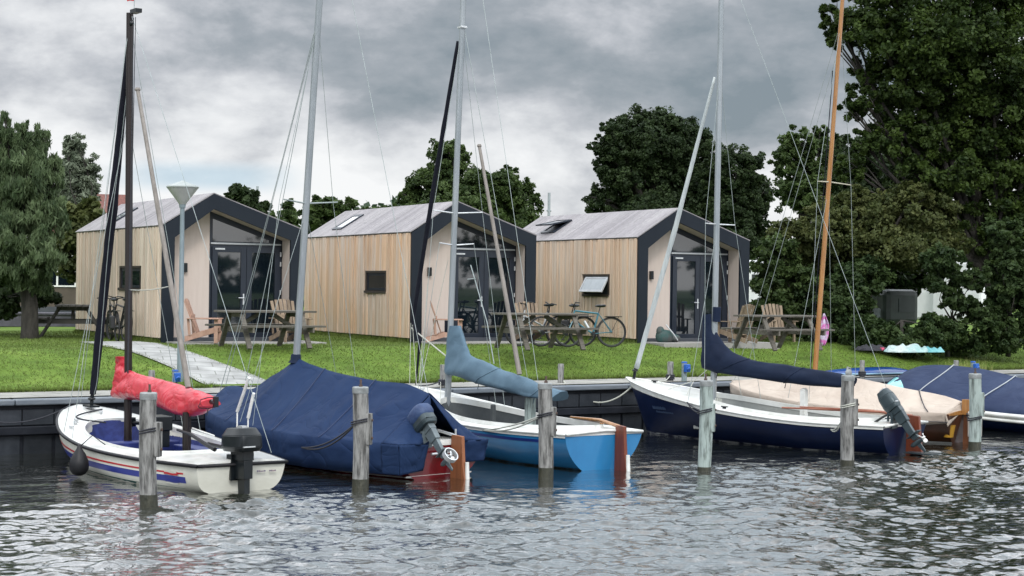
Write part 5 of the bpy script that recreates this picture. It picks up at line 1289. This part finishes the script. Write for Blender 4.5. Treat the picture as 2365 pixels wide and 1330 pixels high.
TYRE = mat('bicycle tyre', (.012, .012, .013), None, .7)
def bicycle(label, pos, rz, lean, frame_m, step=False, bag=None, alt=.0):
    t = thing('bicycle', label, 'bicycle', pos, rz, 'bicycles parked by the cabins'); t.scale = (.94, .94, .94); t.rotation_euler = (lean, 0, rz); t.rotation_mode = 'XYZ'
    r = .345
    for x in (-.53, .53):
        g = MB(); g.tube([Vector((x+r*math.cos(a), 0, r+r*math.sin(a))) for a in [2*math.pi*i/36 for i in range(37)]], .021, 6, cap=False); wl = g.build('wheel', TYRE, t, smooth='all')
        g = MB(); g.tube([Vector((x+(r-.03)*math.cos(a), 0, r+(r-.03)*math.sin(a))) for a in [2*math.pi*i/36 for i in range(37)]], .009, 5, cap=False)
        for i in range(14): a = math.pi*2*i/14; g.tube([(x, 0, r), (x+(r-.03)*math.cos(a), 0, r+(r-.03)*math.sin(a))], .0022, 3)
        g.tube([(x, -.04, r), (x, .04, r)], .022, 8); g.build('rim', mat('dark rim', (.06, .065, .07), None, .4, metal=.5), wl)
    g = MB(); bb = (-.08, 0, .30); st = (-.22, 0, .78); ht = (.36, 0, .84); hb_ = (.40, 0, .62)
    if step: L_ = [(bb, st), (bb, hb_), ((-.13, 0, .45), (.38, 0, .70)), (ht, hb_)]
    else: L_ = [(bb, st), (st, ht), (bb, hb_), (ht, hb_)]
    for a, b_ in L_: g.tube([a, b_], .022, 8)
    for y in (-.05, .05): g.tube([bb, (-.53, y, r)], .011, 6); g.tube([st, (-.53, y, r)], .010, 6); g.tube([hb_, (.53, y, r)], .013, 6)
    g.build('frame', frame_m, t, smooth=True)
    g = MB(); g.tube([ht, (.34, 0, .98)], .014, 6); g.tube([(.30, -.30, 1.0), (.38, -.2, 1.02), (.36, 0, .98), (.38, .2, 1.02), (.30, .30, 1.0)], .013, 6); g.build('handlebar', BLACKP, t, smooth=True)
    g = MB(); g.tube([st, (-.26, 0, .93)], .013, 6); g.ell((-.27, 0, .96), (.14, .07, .035), 12, 6); g.ell((-.34, 0, .965), (.07, .09, .035), 12, 6); g.build('saddle', BLACKP, t, smooth=True)
    g = MB(); g.tube([(-.08, -.06, .30), (-.08, .06, .30)], .05, 10); g.tube([(-.08, .07, .30), (.02, .08, .16)], .01, 5); g.tube([(-.08, -.07, .30), (-.18, -.08, .44)], .01, 5); g.box((-.02, .06, .15), (.06, .13, .17)); g.box((-.22, -.13, .43), (-.14, -.06, .45)); g.build('crank', BLACKP, t)
    if bag:
        g = MB(); g.box((-.70, .05, .30), (-.42, .16, .60)); g.build('pannier', bag, t, bevel=.03)
    g = MB(); g.box((-.78, -.06, .70), (-.38, .06, .715)); g.tube([(-.7, .05, .70), (-.53, .05, .36)], .007, 5); g.build('carrier', BLACKP, t)
TEALF = mat('teal bicycle frame', (.02, .13, .17), (.015, .10, .14), .3, coat=.3); DKF = mat('black bicycle frame', (.012, .013, .016), None, .35); SILF = mat('silver bicycle frame', (.35, .36, .36), None, .35, metal=.5)
# right of the first cabin side wall
def wall_pt(i, v, off): return cab_pt(i, -off, v, 1.445)
bicycle('black bicycle leaning on the cladding under the small window, behind the black mast', wall_pt(1, 1.95, .38), R(93)+CAB[0][2], .10, DKF)
bicycle('dark bicycle with black pannier parked nearest the first cabin corner', wall_pt(1, 1.4, .62), R(83)+CAB[0][2], -.05, DKF, bag=mat('black pannier', (.015, .016, .018), None, .7))
p = onz(1362, 800, 1.445); bicycle('teal bicycle with a silver bottle parked nearest the tilted-window cabin corner', (p.x, p.y, 1.445), R(158), .10, TEALF)
g = MB(); g.tube([(.02, 0, .42), (.13, 0, .60)], .035, 10); bo = g.build('bottle', SILV, bpy.data.objects[[o.name for o in bpy.data.objects if o.name.startswith('bicycle')][-1]], smooth=True)
p = onz(1318, 800, 1.445); bicycle('black bicycle directly behind the teal one', (p.x, p.y+.35, 1.445), R(168), -.08, DKF, step=True)
p = onz(1275, 800, 1.445); bicycle('silver step-through bicycle behind the middle picnic table', (p.x, p.y+.5, 1.445), R(172), .08, SILF, step=True, bag=mat('black pannier', (0, 0, 0)))

# things lying about
p = cab_pt(3, .55, -.35)
t = thing('rucksack', 'green and grey rucksack slumped against the porch wall beside the glass doors', 'bag', p)
g = MB(); g.ell((0, 0, .13), (.22, .16, .17), sq=.8); g.ell((-.12, 0, .26), (.10, .10, .12)); g.ell((.30, .03, .09), (.20, .13, .10)); g.build('body', mat('green bag cloth', (.02, .07, .065), (.06, .06, .06), .8, bump=.4), t, smooth='all')
g = MB(); g.tube([(-.05, -.12, .42), (.12, -.2, .2), (.25, -.2, .05)], .015, 6); g.build('strap', SILV, t, smooth=True)
p = onz(1905, 800, 1.9)
t = thing('beach_towel', 'pink and lilac beach towel hanging at the end of the rightmost picnic table', 'towel', (0, 0, 0))
A_ = onz(1903, 735, 1.9); Dd = 39.3
rows = []
TW = mat('pink lilac towel', (.55, .16, .42), (.55, .50, .62), .9, scale=4, stretch=(1, 1, 2.2), contrast=(.45, .55), bump=.3)
p0 = atd(1911, 722, Dd); p1 = atd(1893, 735, Dd)
for i in range(13):
    f = i/12; y_ = 724+74*f; wl = 2+9*min(1, f*3)-(7*max(0, f-.7)*3.3); rows.append([atd(1903+wl*(j/6*2-1)*.9+2*math.sin(f*4), y_, Dd+.06*math.sin(j*1.7+f*2)) for j in range(7)])
g = MB(); g.grid(rows); tw = g.build('beach_towel_cloth', TW, None, smooth='all', solid=.01)
bpy.data.objects.remove(t); tw.name = 'beach_towel'; tag(tw, 'pink and lilac beach towel hanging at the end of the rightmost picnic table', 'towel')
def blob(name, label, cat, px, py, dims, m_, z0=0, seed=0, rz=0):
    p = onz(px, py, 1.44); g = MB(Matrix.Rotation(rz, 4, 'Z')); k = 26; n = 20; rows = []
    for i in range(k+1):
        u = i/k*2-1; row = []
        for j in range(n+1):
            a = math.pi*j/n; rr = max(0, 1-abs(u)**3)**.5; nz_ = .8+1.1*noise.noise(Vector((u*4.5+seed, a*1.6, seed)))
            row.append(Vector((u*dims[0], math.cos(a)*dims[1]*rr, max(0, math.sin(a)*dims[2]*rr*nz_)-.005)))
        rows.append(row)
    g.grid(rows); o = g.build(name, m_, None, smooth='all'); o.location = (p.x, p.y, 1.44); tag(o, label, cat); return o
blob('inflatable_board', 'pale mint and white inflatable board crumpled on the lawn by the hedge', 'paddle board', 2095, 812, (.60, .32, .15), mat('mint white pvc', (.40, .44, .43), (.20, .36, .35), .4, scale=1.6), seed=2)
blob('inflatable_board', 'turquoise inflatable board lying right of the pale mint one', 'paddle board', 2150, 812, (.30, .26, .09), mat('turquoise pvc', (.05, .26, .29), (.12, .33, .34), .4, scale=2), seed=5)
blob('wetsuit_heap', 'dark heap of clothes with a pink patch on the lawn before the hedge', 'clothes', 2015, 808, (.42, .3, .10), mat('dark cloth pink patch', (.015, .015, .02), (.5, .05, .12), .9, scale=1.4, contrast=(.62, .66)), seed=9)
# blue canoe on the quay edge
p = onz(2010, 866, .9)
t = thing('canoe', 'bright blue upturned canoe lying on the quay slabs behind the beige cover', 'canoe', (p.x, p.y+.2, .89), -.03)
g = MB(); rows = []
for i in range(33):
    u = i/32*2-1; wd = .26*max(0, 1-abs(u)**2.4)**.8; hh = .15*max(.05, 1-abs(u)**3)*(1+.12*math.sin(u*2)); rows.append([Vector((u*1.6, wd*math.cos(math.pi*j/12), .02+hh*math.sin(math.pi*j/12))) for j in range(13)])
g.grid(rows); g.build('hull', mat('canoe blue', (.006, .035, .17), (.012, .07, .26), .3, coat=.4), t, smooth='all')
g = MB(); g.tube([Vector((u*1.6, -.27*max(0, 1-abs(u)**2.4)**.8, .04)) for u in [i/20*2-1 for i in range(21)]], .02, 6); g.build('gunwale', mat('canoe rim', (.25, .42, .55), None, .4), t, smooth='all')

# ------------------------------------------------------------------ trees and hedges
BARK = mat('bark', (.040, .036, .030), (.018, .016, .013), .9, scale=6, stretch=(2, 2, .5), bump=.8)
def leaf_mat(name, c1, c2, tr=.22):
    mt = blade_mat(name, c1, c2); return mt
LEAFS = {
 'willow': leaf_mat('willow leaves', (.028, .052, .020), (.135, .185, .088)),
 'dark': leaf_mat('dark broad leaves', (0.012, 0.025, 0.009), (0.05, 0.078, 0.028)),
 'mid': leaf_mat('mid green leaves', (0.02, 0.04, 0.011), (0.09, 0.135, 0.04)),
 'big': leaf_mat('chestnut leaves', (.011, .026, .006), (.068, .108, .020)),
 'brown': leaf_mat('turning leaves', (0.034, 0.052, 0.014), (0.115, 0.13, 0.042)),
 'hedge': leaf_mat('hedge leaves', (0.014, 0.032, 0.01), (0.066, 0.104, 0.032)),
 'silver': leaf_mat('silvery leaves', (.075, .10, .065), (.24, .28, .20)),
 'far': leaf_mat('distant leaves', (.030, .055, .028), (.060, .095, .045)),
}
def leaves(lobes, n, size, clumps, seed, flat=.0, shell=.55, clump_r=.20, long=1.5, droop=0., holes=.28):
    """lobes: (x, y, z, rx, ry, rz). Leaf quads gathered in clumps near the lobe's outside"""
    rg = np.random.default_rng(seed); vol = np.array([l[3]*l[5] for l in lobes]); vol = vol/vol.sum(); Vs = []; Ts = []
    for l, wv in zip(lobes, vol):
        k = max(6, int(clumps*wv)); m_ = max(30, int(n*wv))
        d = rg.normal(size=(k, 3)); d /= np.linalg.norm(d, axis=1)[:, None]
        rad = shell+(1-shell)*rg.uniform(0, 1, k)**.6; rad *= 1+.13*rg.normal(size=k)
        cc = np.array(l[:3])+d*rad[:, None]*np.array(l[3:6]); ctint = rg.uniform(0, 1, k)**1.3
        ph = rg.uniform(0, 6.28, 6); q = cc/np.mean(l[3:6]); void = np.sin(q[:, 0]*4.3+ph[0])*np.sin(q[:, 2]*4.7+ph[1])+np.sin(q[:, 1]*4.1+ph[2])*np.sin(q[:, 2]*8.+ph[3])*.8+np.sin(q[:, 0]*9.+ph[4])*.5
        ok = void > np.quantile(void, holes); cc, d, ctint = cc[ok], d[ok], ctint[ok]; k = len(cc)
        cs = clump_r*np.mean(l[3:6])*rg.uniform(.6, 1.5, k)
        ci = rg.integers(0, k, m_); off = rg.normal(size=(m_, 3)); on = np.linalg.norm(off, axis=1)[:, None]; off = off/on*np.minimum(on, 2.0)**.7
        off *= np.array([1, 1, .85]); P = cc[ci]+off*cs[ci][:, None]*.8
        if droop: P[:, 2] -= droop*np.abs(rg.normal(size=m_))
        nrm = rg.normal(size=(m_, 3))*.9+np.array([0, 0, .8])+.6*d[ci]; nrm /= np.linalg.norm(nrm, axis=1)[:, None]
        a = np.cross(nrm, rg.normal(size=(m_, 3))); 
        if droop: a = a*.5+np.array([0, 0, -1.])
        a /= np.linalg.norm(a, axis=1)[:, None]; b = np.cross(nrm, a)
        s = (size*rg.uniform(.6, 1.35, m_))[:, None]; a = a*s*long*.5; b = b*s*.5
        V = np.stack([P-a, P+b*.9-a*.1, P+a, P-b*.9-a*.1], 1); Vs.append(V.reshape(-1, 3)); Ts.append(np.repeat(np.clip(ctint[ci]*.65+rg.uniform(0, .4, m_), 0, 1), 4))
    V = np.vstack(Vs); T = np.concatenate(Ts); return V, np.arange(len(V)).reshape(-1, 4), T
def lobe(px, py, rx, ry, D, rd=None, f=1.):
    p = atd(px, py, D); s = D/F; return (p.x, p.y, p.z, rx*s, (rd or rx)*s*f, ry*s)
def tree(name, label, cat, base, lobes, n, size, clumps, leafm, seed, r=.25, group=None, limbs=True, trunk_top=None, **kw):
    base = Vector(base); t = thing(name, label, cat, base, 0, group)
    L = [(a-base.x, b-base.y, c-base.z, d, e, f) for a, b, c, d, e, f in lobes]
    V, Fc, T = leaves(L, n, size, clumps, seed, **kw); np_mesh('crown', V, Fc, LEAFS[leafm], t, attr=T)
    rg = random.Random(seed); g = MB(); cx = sum(l[0]*l[3] for l in L)/sum(l[3] for l in L); cy = sum(l[1]*l[3] for l in L)/sum(l[3] for l in L)
    zl = min(l[2]-l[5]*.5 for l in L); zl = max(.6, zl) if trunk_top is None else trunk_top
    fk = Vector((cx*.3, cy*.3, zl)); g.tube([(0, 0, -.3), (0, 0, .15), fk*.5+Vector((.05, 0, 0)), fk], [r*1.35, r*1.1, r, r*.85], 12, jit=.08)
    if limbs:
        for l in L:
            e = Vector(l[:3]); m_ = fk.lerp(e, .5)+Vector((rg.uniform(-.3, .3), rg.uniform(-.3, .3), .1*l[5])); g.tube([fk, m_, e], [r*.5, r*.24, r*.08], 7)
            for k in range(7):
                d = Vector((rg.gauss(0, 1), rg.gauss(0, 1), rg.gauss(.3, .8))).normalized(); q = e+Vector((d.x*l[3], d.y*l[4], d.z*l[5]))*.8; s0 = m_.lerp(e, rg.uniform(.2, 1)); g.tube([s0, s0.lerp(q, .5)+Vector((0, 0, .08*l[5])), q], [r*.16, r*.09, r*.03], 5)
    g.build('trunk', BARK, t, smooth='all'); return t
# left pollard willow
Dw = 41
wb = onz(68, 782, 1.44); wb = Vector((wb.x, wb.y, 1.44)); Dw = (wb-O).dot(fwd)
tree('willow_tree', 'grey-green pollard willow on the lawn left of the cabins', 'tree', wb,
     [lobe(60, 430, 70, 90, Dw), lobe(10, 400, 60, 100, Dw+.6), lobe(-50, 420, 80, 120, Dw+1), lobe(30, 540, 75, 60, Dw-.4), lobe(105, 500, 55, 60, Dw), lobe(-40, 580, 80, 60, Dw), lobe(95, 590, 52, 42, Dw-.6), lobe(5, 300, 22, 50, Dw), lobe(90, 340, 30, 50, Dw+.3), lobe(50, 320, 26, 40, Dw), lobe(125, 400, 26, 50, Dw+.3), lobe(30, 630, 60, 34, Dw-.3), lobe(90, 650, 34, 26, Dw)],
     92000, .045, 1900, 'willow', 1, r=.18, trunk_top=1.5, long=3.4, droop=.05, clump_r=.13, shell=.35)
tree('willow_tree', 'loose feathery silver-green tree between the willow and the leftmost cabin roof', 'tree', (wb.x+3.2, wb.y+5.5, 1.44),
     [lobe(160, 400, 36, 50, Dw+7), lobe(195, 450, 30, 45, Dw+7), lobe(150, 470, 36, 50, Dw+7), lobe(180, 340, 18, 30, Dw+7), lobe(205, 400, 22, 40, Dw+7), lobe(160, 340, 14, 26, Dw+7), lobe(195, 510, 36, 50, Dw+7)],
     26000, .05, 700, 'silver', 2, r=.05, long=2.8, clump_r=.22, shell=.2)
tree('olive_shrub', 'dull olive shrub in front of the brick house', 'shrub', (wb.x+3.0, wb.y+4.6, 1.44), [lobe(190, 560, 55, 80, Dw+6), lobe(215, 510, 35, 50, Dw+6)], 8000, .11, 150, 'brown', 3, r=.08, clump_r=.22)
tree('dark_shrub', 'dark shrub beneath the left willow beside its trunk', 'shrub', (wb.x-1.5, wb.y+2.5, 1.44), [lobe(20, 680, 60, 50, Dw+2.5), lobe(-30, 640, 60, 80, Dw+2.5), lobe(100, 680, 35, 35, Dw+2)], 9000, .11, 130, 'dark', 4, r=.05, clump_r=.22)
def bg_tree(name, label, D, lobes, n, size, cl, lm, seed, r=.3, base_px=None, group='background trees', **kw):
    x = base_px or lobes[0][0]; p = atd(x, 700, D); tree(name, label, 'tree' if 'shrub' not in name else 'shrub', (p.x, p.y, 1.44), [lobe(a, b, c, d, D+(random.uniform(-1, 1)*c/F*D*.5)) for a, b, c, d in lobes], n, size, cl, lm, seed, r=r, group=group, **kw)
bg_tree('garden_tree', 'small dark tree behind the ridge of the leftmost cabin', 75, [(560, 460, 36, 28), (595, 485, 28, 22), (545, 445, 18, 16)], 5500, .15, 130, 'dark', 11, clump_r=.2, shell=.3)
bg_tree('garden_tree', 'sparse green treetop just left of the grey mast spreader, between first and middle cabins', 78, [(665, 490, 28, 30), (650, 520, 40, 30)], 4200, .14, 90, 'mid', 12, clump_r=.2, shell=.3)
bg_tree('garden_tree', 'loose treetop behind the left roof edge of the middle cabin', 74, [(745, 480, 40, 30), (790, 480, 40, 22), (730, 510, 40, 30), (830, 490, 22, 15)], 8500, .14, 170, 'mid', 13, clump_r=.18, shell=.3)
bg_tree('garden_tree', 'low thin treetop showing over the ridge of the middle cabin', 80, [(895, 485, 25, 12), (870, 490, 20, 10)], 1200, .16, 30, 'mid', 14, limbs=False)
bg_tree('ash_tree', 'upright bushy tree behind the ridge of the middle cabin, behind the furled jib', 66, [(1035, 370, 48, 50), (990, 430, 60, 45), (1090, 440, 70, 50), (1150, 440, 62, 45), (1205, 470, 45, 50), (950, 455, 36, 30), (1060, 500, 110, 50), (1175, 410, 30, 28), (1160, 520, 90, 45)], 95000, .09, 1900, 'mid', 15, r=.35, clump_r=0.13, shell=0.45)
bg_tree('lime_tree', 'large round dark tree rising behind the tilted-window cabin', 70, [(1500, 330, 95, 75), (1420, 370, 52, 60), (1575, 350, 75, 75), (1480, 420, 95, 60), (1600, 430, 80, 70), (1400, 460, 50, 40), (1540, 500, 120, 55), (1430, 320, 45, 45), (1395, 345, 25, 30), (1610, 330, 40, 40), (1520, 285, 55, 30)], 150000, .09, 2800, 'dark', 16, r=.45, clump_r=0.105, shell=0.5)
bg_tree('lime_tree', 'lower rounded dark tree right of the tallest grey mast', 68, [(1700, 400, 62, 55), (1730, 460, 55, 60), (1680, 480, 75, 60), (1700, 550, 80, 60), (1650, 420, 40, 50)], 72000, .09, 1500, 'dark', 17, r=.35, clump_r=0.11, shell=0.5)
bg_tree('poplar_tree', 'airy tree with sky gaps left of the orange mast', 62, [(1850, 330, 45, 35), (1820, 370, 40, 40), (1880, 380, 50, 40), (1840, 440, 55, 45), (1890, 320, 30, 30), (1890, 450, 60, 50)], 18000, .11, 600, 'mid', 18, r=.2, clump_r=0.14, shell=0.35)
bg_tree('alder_tree', 'dark green tree behind the spreader of the orange mast', 56, [(1980, 400, 80, 60), (2050, 380, 80, 70), (1960, 350, 50, 40), (2130, 420, 80, 70), (2010, 470, 90, 50)], 36000, .11, 900, 'dark', 19, r=.3, clump_r=0.13, shell=0.4)
# big overhanging tree at the right
bg_tree('chestnut_tree', 'huge dark tree overhanging the whole right side of the lawn', 46, [(2150, 90, 150, 110), (2010, 60, 95, 60), (1925, 40, 38, 45), (1935, 95, 30, 30), (1975, 260, 34, 26), (1965, 390, 45, 40), (2260, 560, 60, 30), (2330, 620, 60, 40), (2240, 500, 60, 40), (2380, 480, 60, 90), (2300, 540, 60, 50), (2290, 150, 120, 130), (2080, 210, 100, 80), (1995, 170, 40, 50), (2220, 290, 130, 100), (2070, 320, 90, 50), (2320, 370, 100, 90), (2180, 400, 110, 70), (2330, 20, 110, 90), (2000, 235, 45, 35), (2290, 480, 95, 60), (2180, 520, 60, 40), (2350, 560, 60, 40), (2200, -80, 200, 100), (2050, -40, 100, 60), (2420, 250, 90, 200), (1990, 330, 35, 35)], 230000, .082, 3600, 'big', 20, r=.26, base_px=2330, clump_r=0.12, group='background trees', shell=0.35)
bg_tree('turning_tree', 'brownish green spreading tree behind the orange mast and rightmost table', 45, [(2000, 510, 110, 55), (2110, 500, 110, 60), (1900, 530, 80, 60), (2060, 570, 140, 50), (1920, 600, 90, 50), (2150, 570, 80, 50), (1830, 560, 60, 55), (2110, 450, 50, 30), (1980, 460, 50, 30)], 80000, .075, 1700, 'brown', 21, r=.2, base_px=1990, clump_r=0.12, limbs=True, shell=0.4)
bg_tree('hazel_shrub', 'green bush just right of the tilted-window cabin', 44, [(1790, 600, 50, 60), (1780, 680, 48, 60), (1840, 650, 50, 50), (1770, 730, 40, 50), (1830, 720, 50, 55)], 24000, .08, 600, 'mid', 22, r=.05, group='bushes along the lawn edge', clump_r=0.15, shell=0.3)
bg_tree('hazel_shrub', 'dark bush behind the beach towel and orange mast', 43.5, [(1900, 690, 60, 60), (1960, 700, 60, 70), (1930, 760, 80, 45), (1990, 640, 60, 50)], 28000, .08, 600, 'hedge', 23, r=.05, group='bushes along the lawn edge', clump_r=0.15, shell=0.3)
bg_tree('hazel_shrub', 'dark bush partly covering the camper van', 42, [(2080, 775, 50, 26), (2005, 770, 45, 38), (2160, 765, 42, 40), (2110, 795, 60, 22)], 28000, .075, 600, 'hedge', 24, r=.05, group='bushes along the lawn edge', clump_r=0.15, shell=0.35)
bg_tree('hazel_shrub', 'loose bush with bright gaps right of the camper van', 42.5, [(2190, 770, 50, 36), (2180, 650, 40, 30), (2260, 720, 40, 30), (2230, 795, 60, 22), (2170, 600, 50, 34), (2250, 640, 40, 30), (2210, 700, 34, 26), (2280, 760, 34, 28)], 19000, .08, 600, 'hedge', 25, r=.05, group='bushes along the lawn edge', clump_r=0.15, shell=0.3)
bg_tree('hazel_shrub', 'rightmost bush at the lawn edge under the huge tree', 43, [(2330, 770, 50, 40), (2345, 660, 50, 50), (2325, 600, 45, 40), (2290, 795, 50, 22), (2390, 700, 40, 90), (2320, 540, 50, 34), (2300, 620, 34, 24), (2350, 590, 40, 34), (2340, 710, 44, 20), (2310, 690, 34, 50), (2290, 740, 30, 40)], 30000, .08, 600, 'hedge', 26, r=.05, group='bushes along the lawn edge', clump_r=0.15, shell=0.3)
bg_tree('understorey_bush', 'deep shaded thicket standing behind the beach towel bush', 49, [(1900, 640, 90, 80), (2010, 660, 90, 80), (1960, 740, 120, 50), (2100, 640, 50, 50)], 16000, .14, 200, 'hedge', 27, r=.05, group='bushes along the lawn edge', clump_r=.25)
# dry grass tuft
p = onz(2262, 868, .89); rg = random.Random(5); g = MB()
for k in range(260):
    x = rg.gauss(0, .32); y = rg.gauss(0, .12); hh = rg.uniform(.15, .42); lx = rg.gauss(0, .10); w_ = .006
    g.add([(x-w_, y, 0), (x+w_, y, 0), (x+lx, y+rg.gauss(0, .05), hh)], [(0, 1, 2)])
o = g.build('grass_tuft', mat('straw grass', (.30, .28, .09), (.16, .22, .05), .8, scale=8), None); o.location = (p.x, p.y+.35, .9); tag(o, 'tall straw-coloured grass tuft on the quay behind the navy canopy', 'grass tuft')

# ------------------------------------------------------------------ buildings and vehicles behind
BRICK = slab_mat('brown brick', (.13, .095, .07), (.08, .065, .05), .21, .065); TILE = mat('red roof tiles', (.16, .05, .034), (.09, .032, .024), .8, scale=3, stretch=(6, 1, 3), bump=.5)
Dh = 56; p = atd(200, 730, Dh); t = thing('brick_house', 'brown brick house with red tiled roof behind the leftmost cabin', 'house', (p.x, p.y, 1.44), -.35)
MB_ = MB; g = MB(); g.box((-9, 0, 0), (1.0, 7, 3.0)); 
wm = BRICK.node_tree.nodes
g.build('wall', BRICK, t)
g = MB(); g.box((-9.02, -.03, 0), (1.02, -.002, .45)); g.build('plinth', PLINTH, t)
g = MB(); g.prism([(-9.4, -.5, 2.75), (-9.4, 3.5, 4.35), (-9.4, 7.5, 2.75), (-9.4, 3.5, 4.2)], (10.6, 0, 0)); g.build('roof', TILE, t)
g = MB(); g.box((-9.4, -.56, 2.62), (1.2, -.44, 2.8)); g.build('gutter', WHITE2, t)
wp = atd(133, 632, Dh)-Vector((p.x, p.y, 1.44)); wx = wp.x*math.cos(.35)-wp.y*math.sin(.35)
g = MB()
for a, b_, c, d in ((-.62, .62, -.05, 0), (-.62, .62, .95, 1.0), (-.62, -.55, 0, .95), (.55, .62, 0, .95), (-.03, .03, 0, .95)): g.box((wx+a, -.05, 1.15+c), (wx+b_, -.004, 1.15+d))
wf_ = g.build('window', WHITE2, t); g = MB(); g.box((wx-.55, -.02, 1.15), (wx+.55, -.003, 2.1)); g.build('pane', GLASSD, wf_)
# stone bench border and low wall at the far left
p = onz(35, 755, 1.44); g = MB(); g.box((-2.4, -.25, 0), (2.0, .25, .34)); g.box((-2.45, -.3, .34), (2.05, .3, .40)); o = g.build('planter_wall', mat('purplish stone', (.10, .095, .12), (.06, .06, .07), .85, scale=3), None, bevel=.01); o.location = (p.x, p.y+.6, 1.44); o.rotation_euler.z = -.2; tag(o, 'low grey stone planter wall behind the willow trunk', 'low wall')
# camper van behind the hedge
Dc = 46; p = atd(2085, 720, Dc); t = thing('camper_van', 'grey-green camper van half hidden behind the bushes at the right', 'camper van', (p.x, p.y, 1.44), -.25)
CVM = mat('grey green body', (.055, .075, .065), (.04, .05, .045), .4); z1 = atd(2070, 668, Dc).z-1.44; wd = 45*Dc/F
g = MB(); g.box((-wd, 0, .4), (wd, 4.6, z1)); g.build('body', CVM, t, bevel=.16)
g = MB(); g.box((-wd*.25, -.02, z1*.55), (wd*.7, -.002, z1*.82)); g.build('window', mat('van rear glass', (.05, .065, .06), None, .3), t)
g = MB(); g.box((-wd-.28, .15, z1*.42), (-wd-.05, .22, z1*.62)); g.build('mirror', mat('mirror housing', (.18, .21, .21), None, .3), t, bevel=.03)
for x in (-wd*.8, wd*.8):
    for y in (.9, 3.6): g = MB(); g.tube([(x-.1, y, .34), (x+.1, y, .34)], .34, 18); g.build('wheel', TYRE, t)
# made-up white caravans, added to stand in for bright water and sky in the gaps
WC = mat('caravan white', (.80, .82, .84), (.74, .76, .78), .35)
for k, (x, y0_, wpx, D, lab) in enumerate(((2190, 745, 52, 58, 'white block standing in for a bright gap directly right of the camper van'), (2290, 790, 40, 56, 'white block standing in for bright water and sky through the bushes at the right edge'), (1750, 700, 36, 60, 'white block standing in for a bright gap in the bush beside the cabin row'))):
    p = atd(x, 745, D); s_ = D/F; t = thing('bright_gap_block', lab, 'bright_gap_block', (p.x, p.y, 1.44), .1, 'white stand-ins for bright gaps behind the hedge')
    w_ = wpx*s_; pr = [(-w_, .35), (w_, .35), (w_, 1.5), (w_*.8, 2.35), (-w_*.85, 2.35), (-w_, 1.3)]
    g = MB(); g.prism([(a, 0, b_) for a, b_ in pr], (0, 2.0, 0)); g.build('body', WC, t, bevel=.1)
    g = MB(); g.box((-w_*.6, -.02, 1.25), (w_*.4, -.002, 1.85)); g.build('window', GLASSD, t)
    g = MB(); g.tube([(0, .1, .33), (0, .3, .33)], .33, 16); g.build('wheel', TYRE, t)
# far masts
for x, y0_, y1_, D, lab in ((1265, 500, 445, 85, 'grey far mast standing right of the bushy tree'), (591, 470, 430, 88, 'thin far mast in the small tree behind the leftmost ridge')):
    p = atd(x, 700, D); tp_ = atd(x+1, y1_, D); g = MB(); g.tube([(0, 0, 0), (0, 0, tp_.z-1.44)], [.09, .07], 8); g.tube([(-.12, 0, tp_.z-1.44-.9), (.12, 0, tp_.z-1.44-.9)], .05, 6)
    o = g.build('distant_mast', mat('far mast grey', (.30, .33, .36), None, .5), None, smooth=True); o.location = (p.x, p.y, 1.44); tag(o, lab, 'mast', 'far masts')
# wood on the far bank (behind the viewer, mirrored in the glass doors) and a low wood behind the garden
def far_wood(name, label, pts, n, size, seed):
    rg = np.random.default_rng(seed); lob = []
    for x, y, z, r in pts: lob.append((x, y, z+r*.6, r*1.4, r, r))
    V, Fc, T = leaves(lob, n, size, n//40, seed, clump_r=.25, shell=.3); o = np_mesh(name, V, Fc, LEAFS['far'], None, attr=T); tag(o, label, 'wood', kind='stuff')
rg = random.Random(8)
far_wood('far_wood', 'far line of trees across the lake behind the viewer', [(-600+k*14+rg.uniform(-4, 4), -210+rg.uniform(-8, 8), 1, rg.uniform(5, 9)) for k in range(105)], 60000, 1.3, 40)
far_wood('garden_wood', 'distant tree line beyond the cabins', [(x, 120+rg.uniform(-8, 8), 1.4, rg.uniform(3.2, 4.6)) for x in range(-40, 30, 6)]+[(x, 95+rg.uniform(-5, 5), 1.4, rg.uniform(3.0, 4.2)) for x in range(34, 62, 6)], 26000, .5, 41)
bpy.context.view_layer.update()
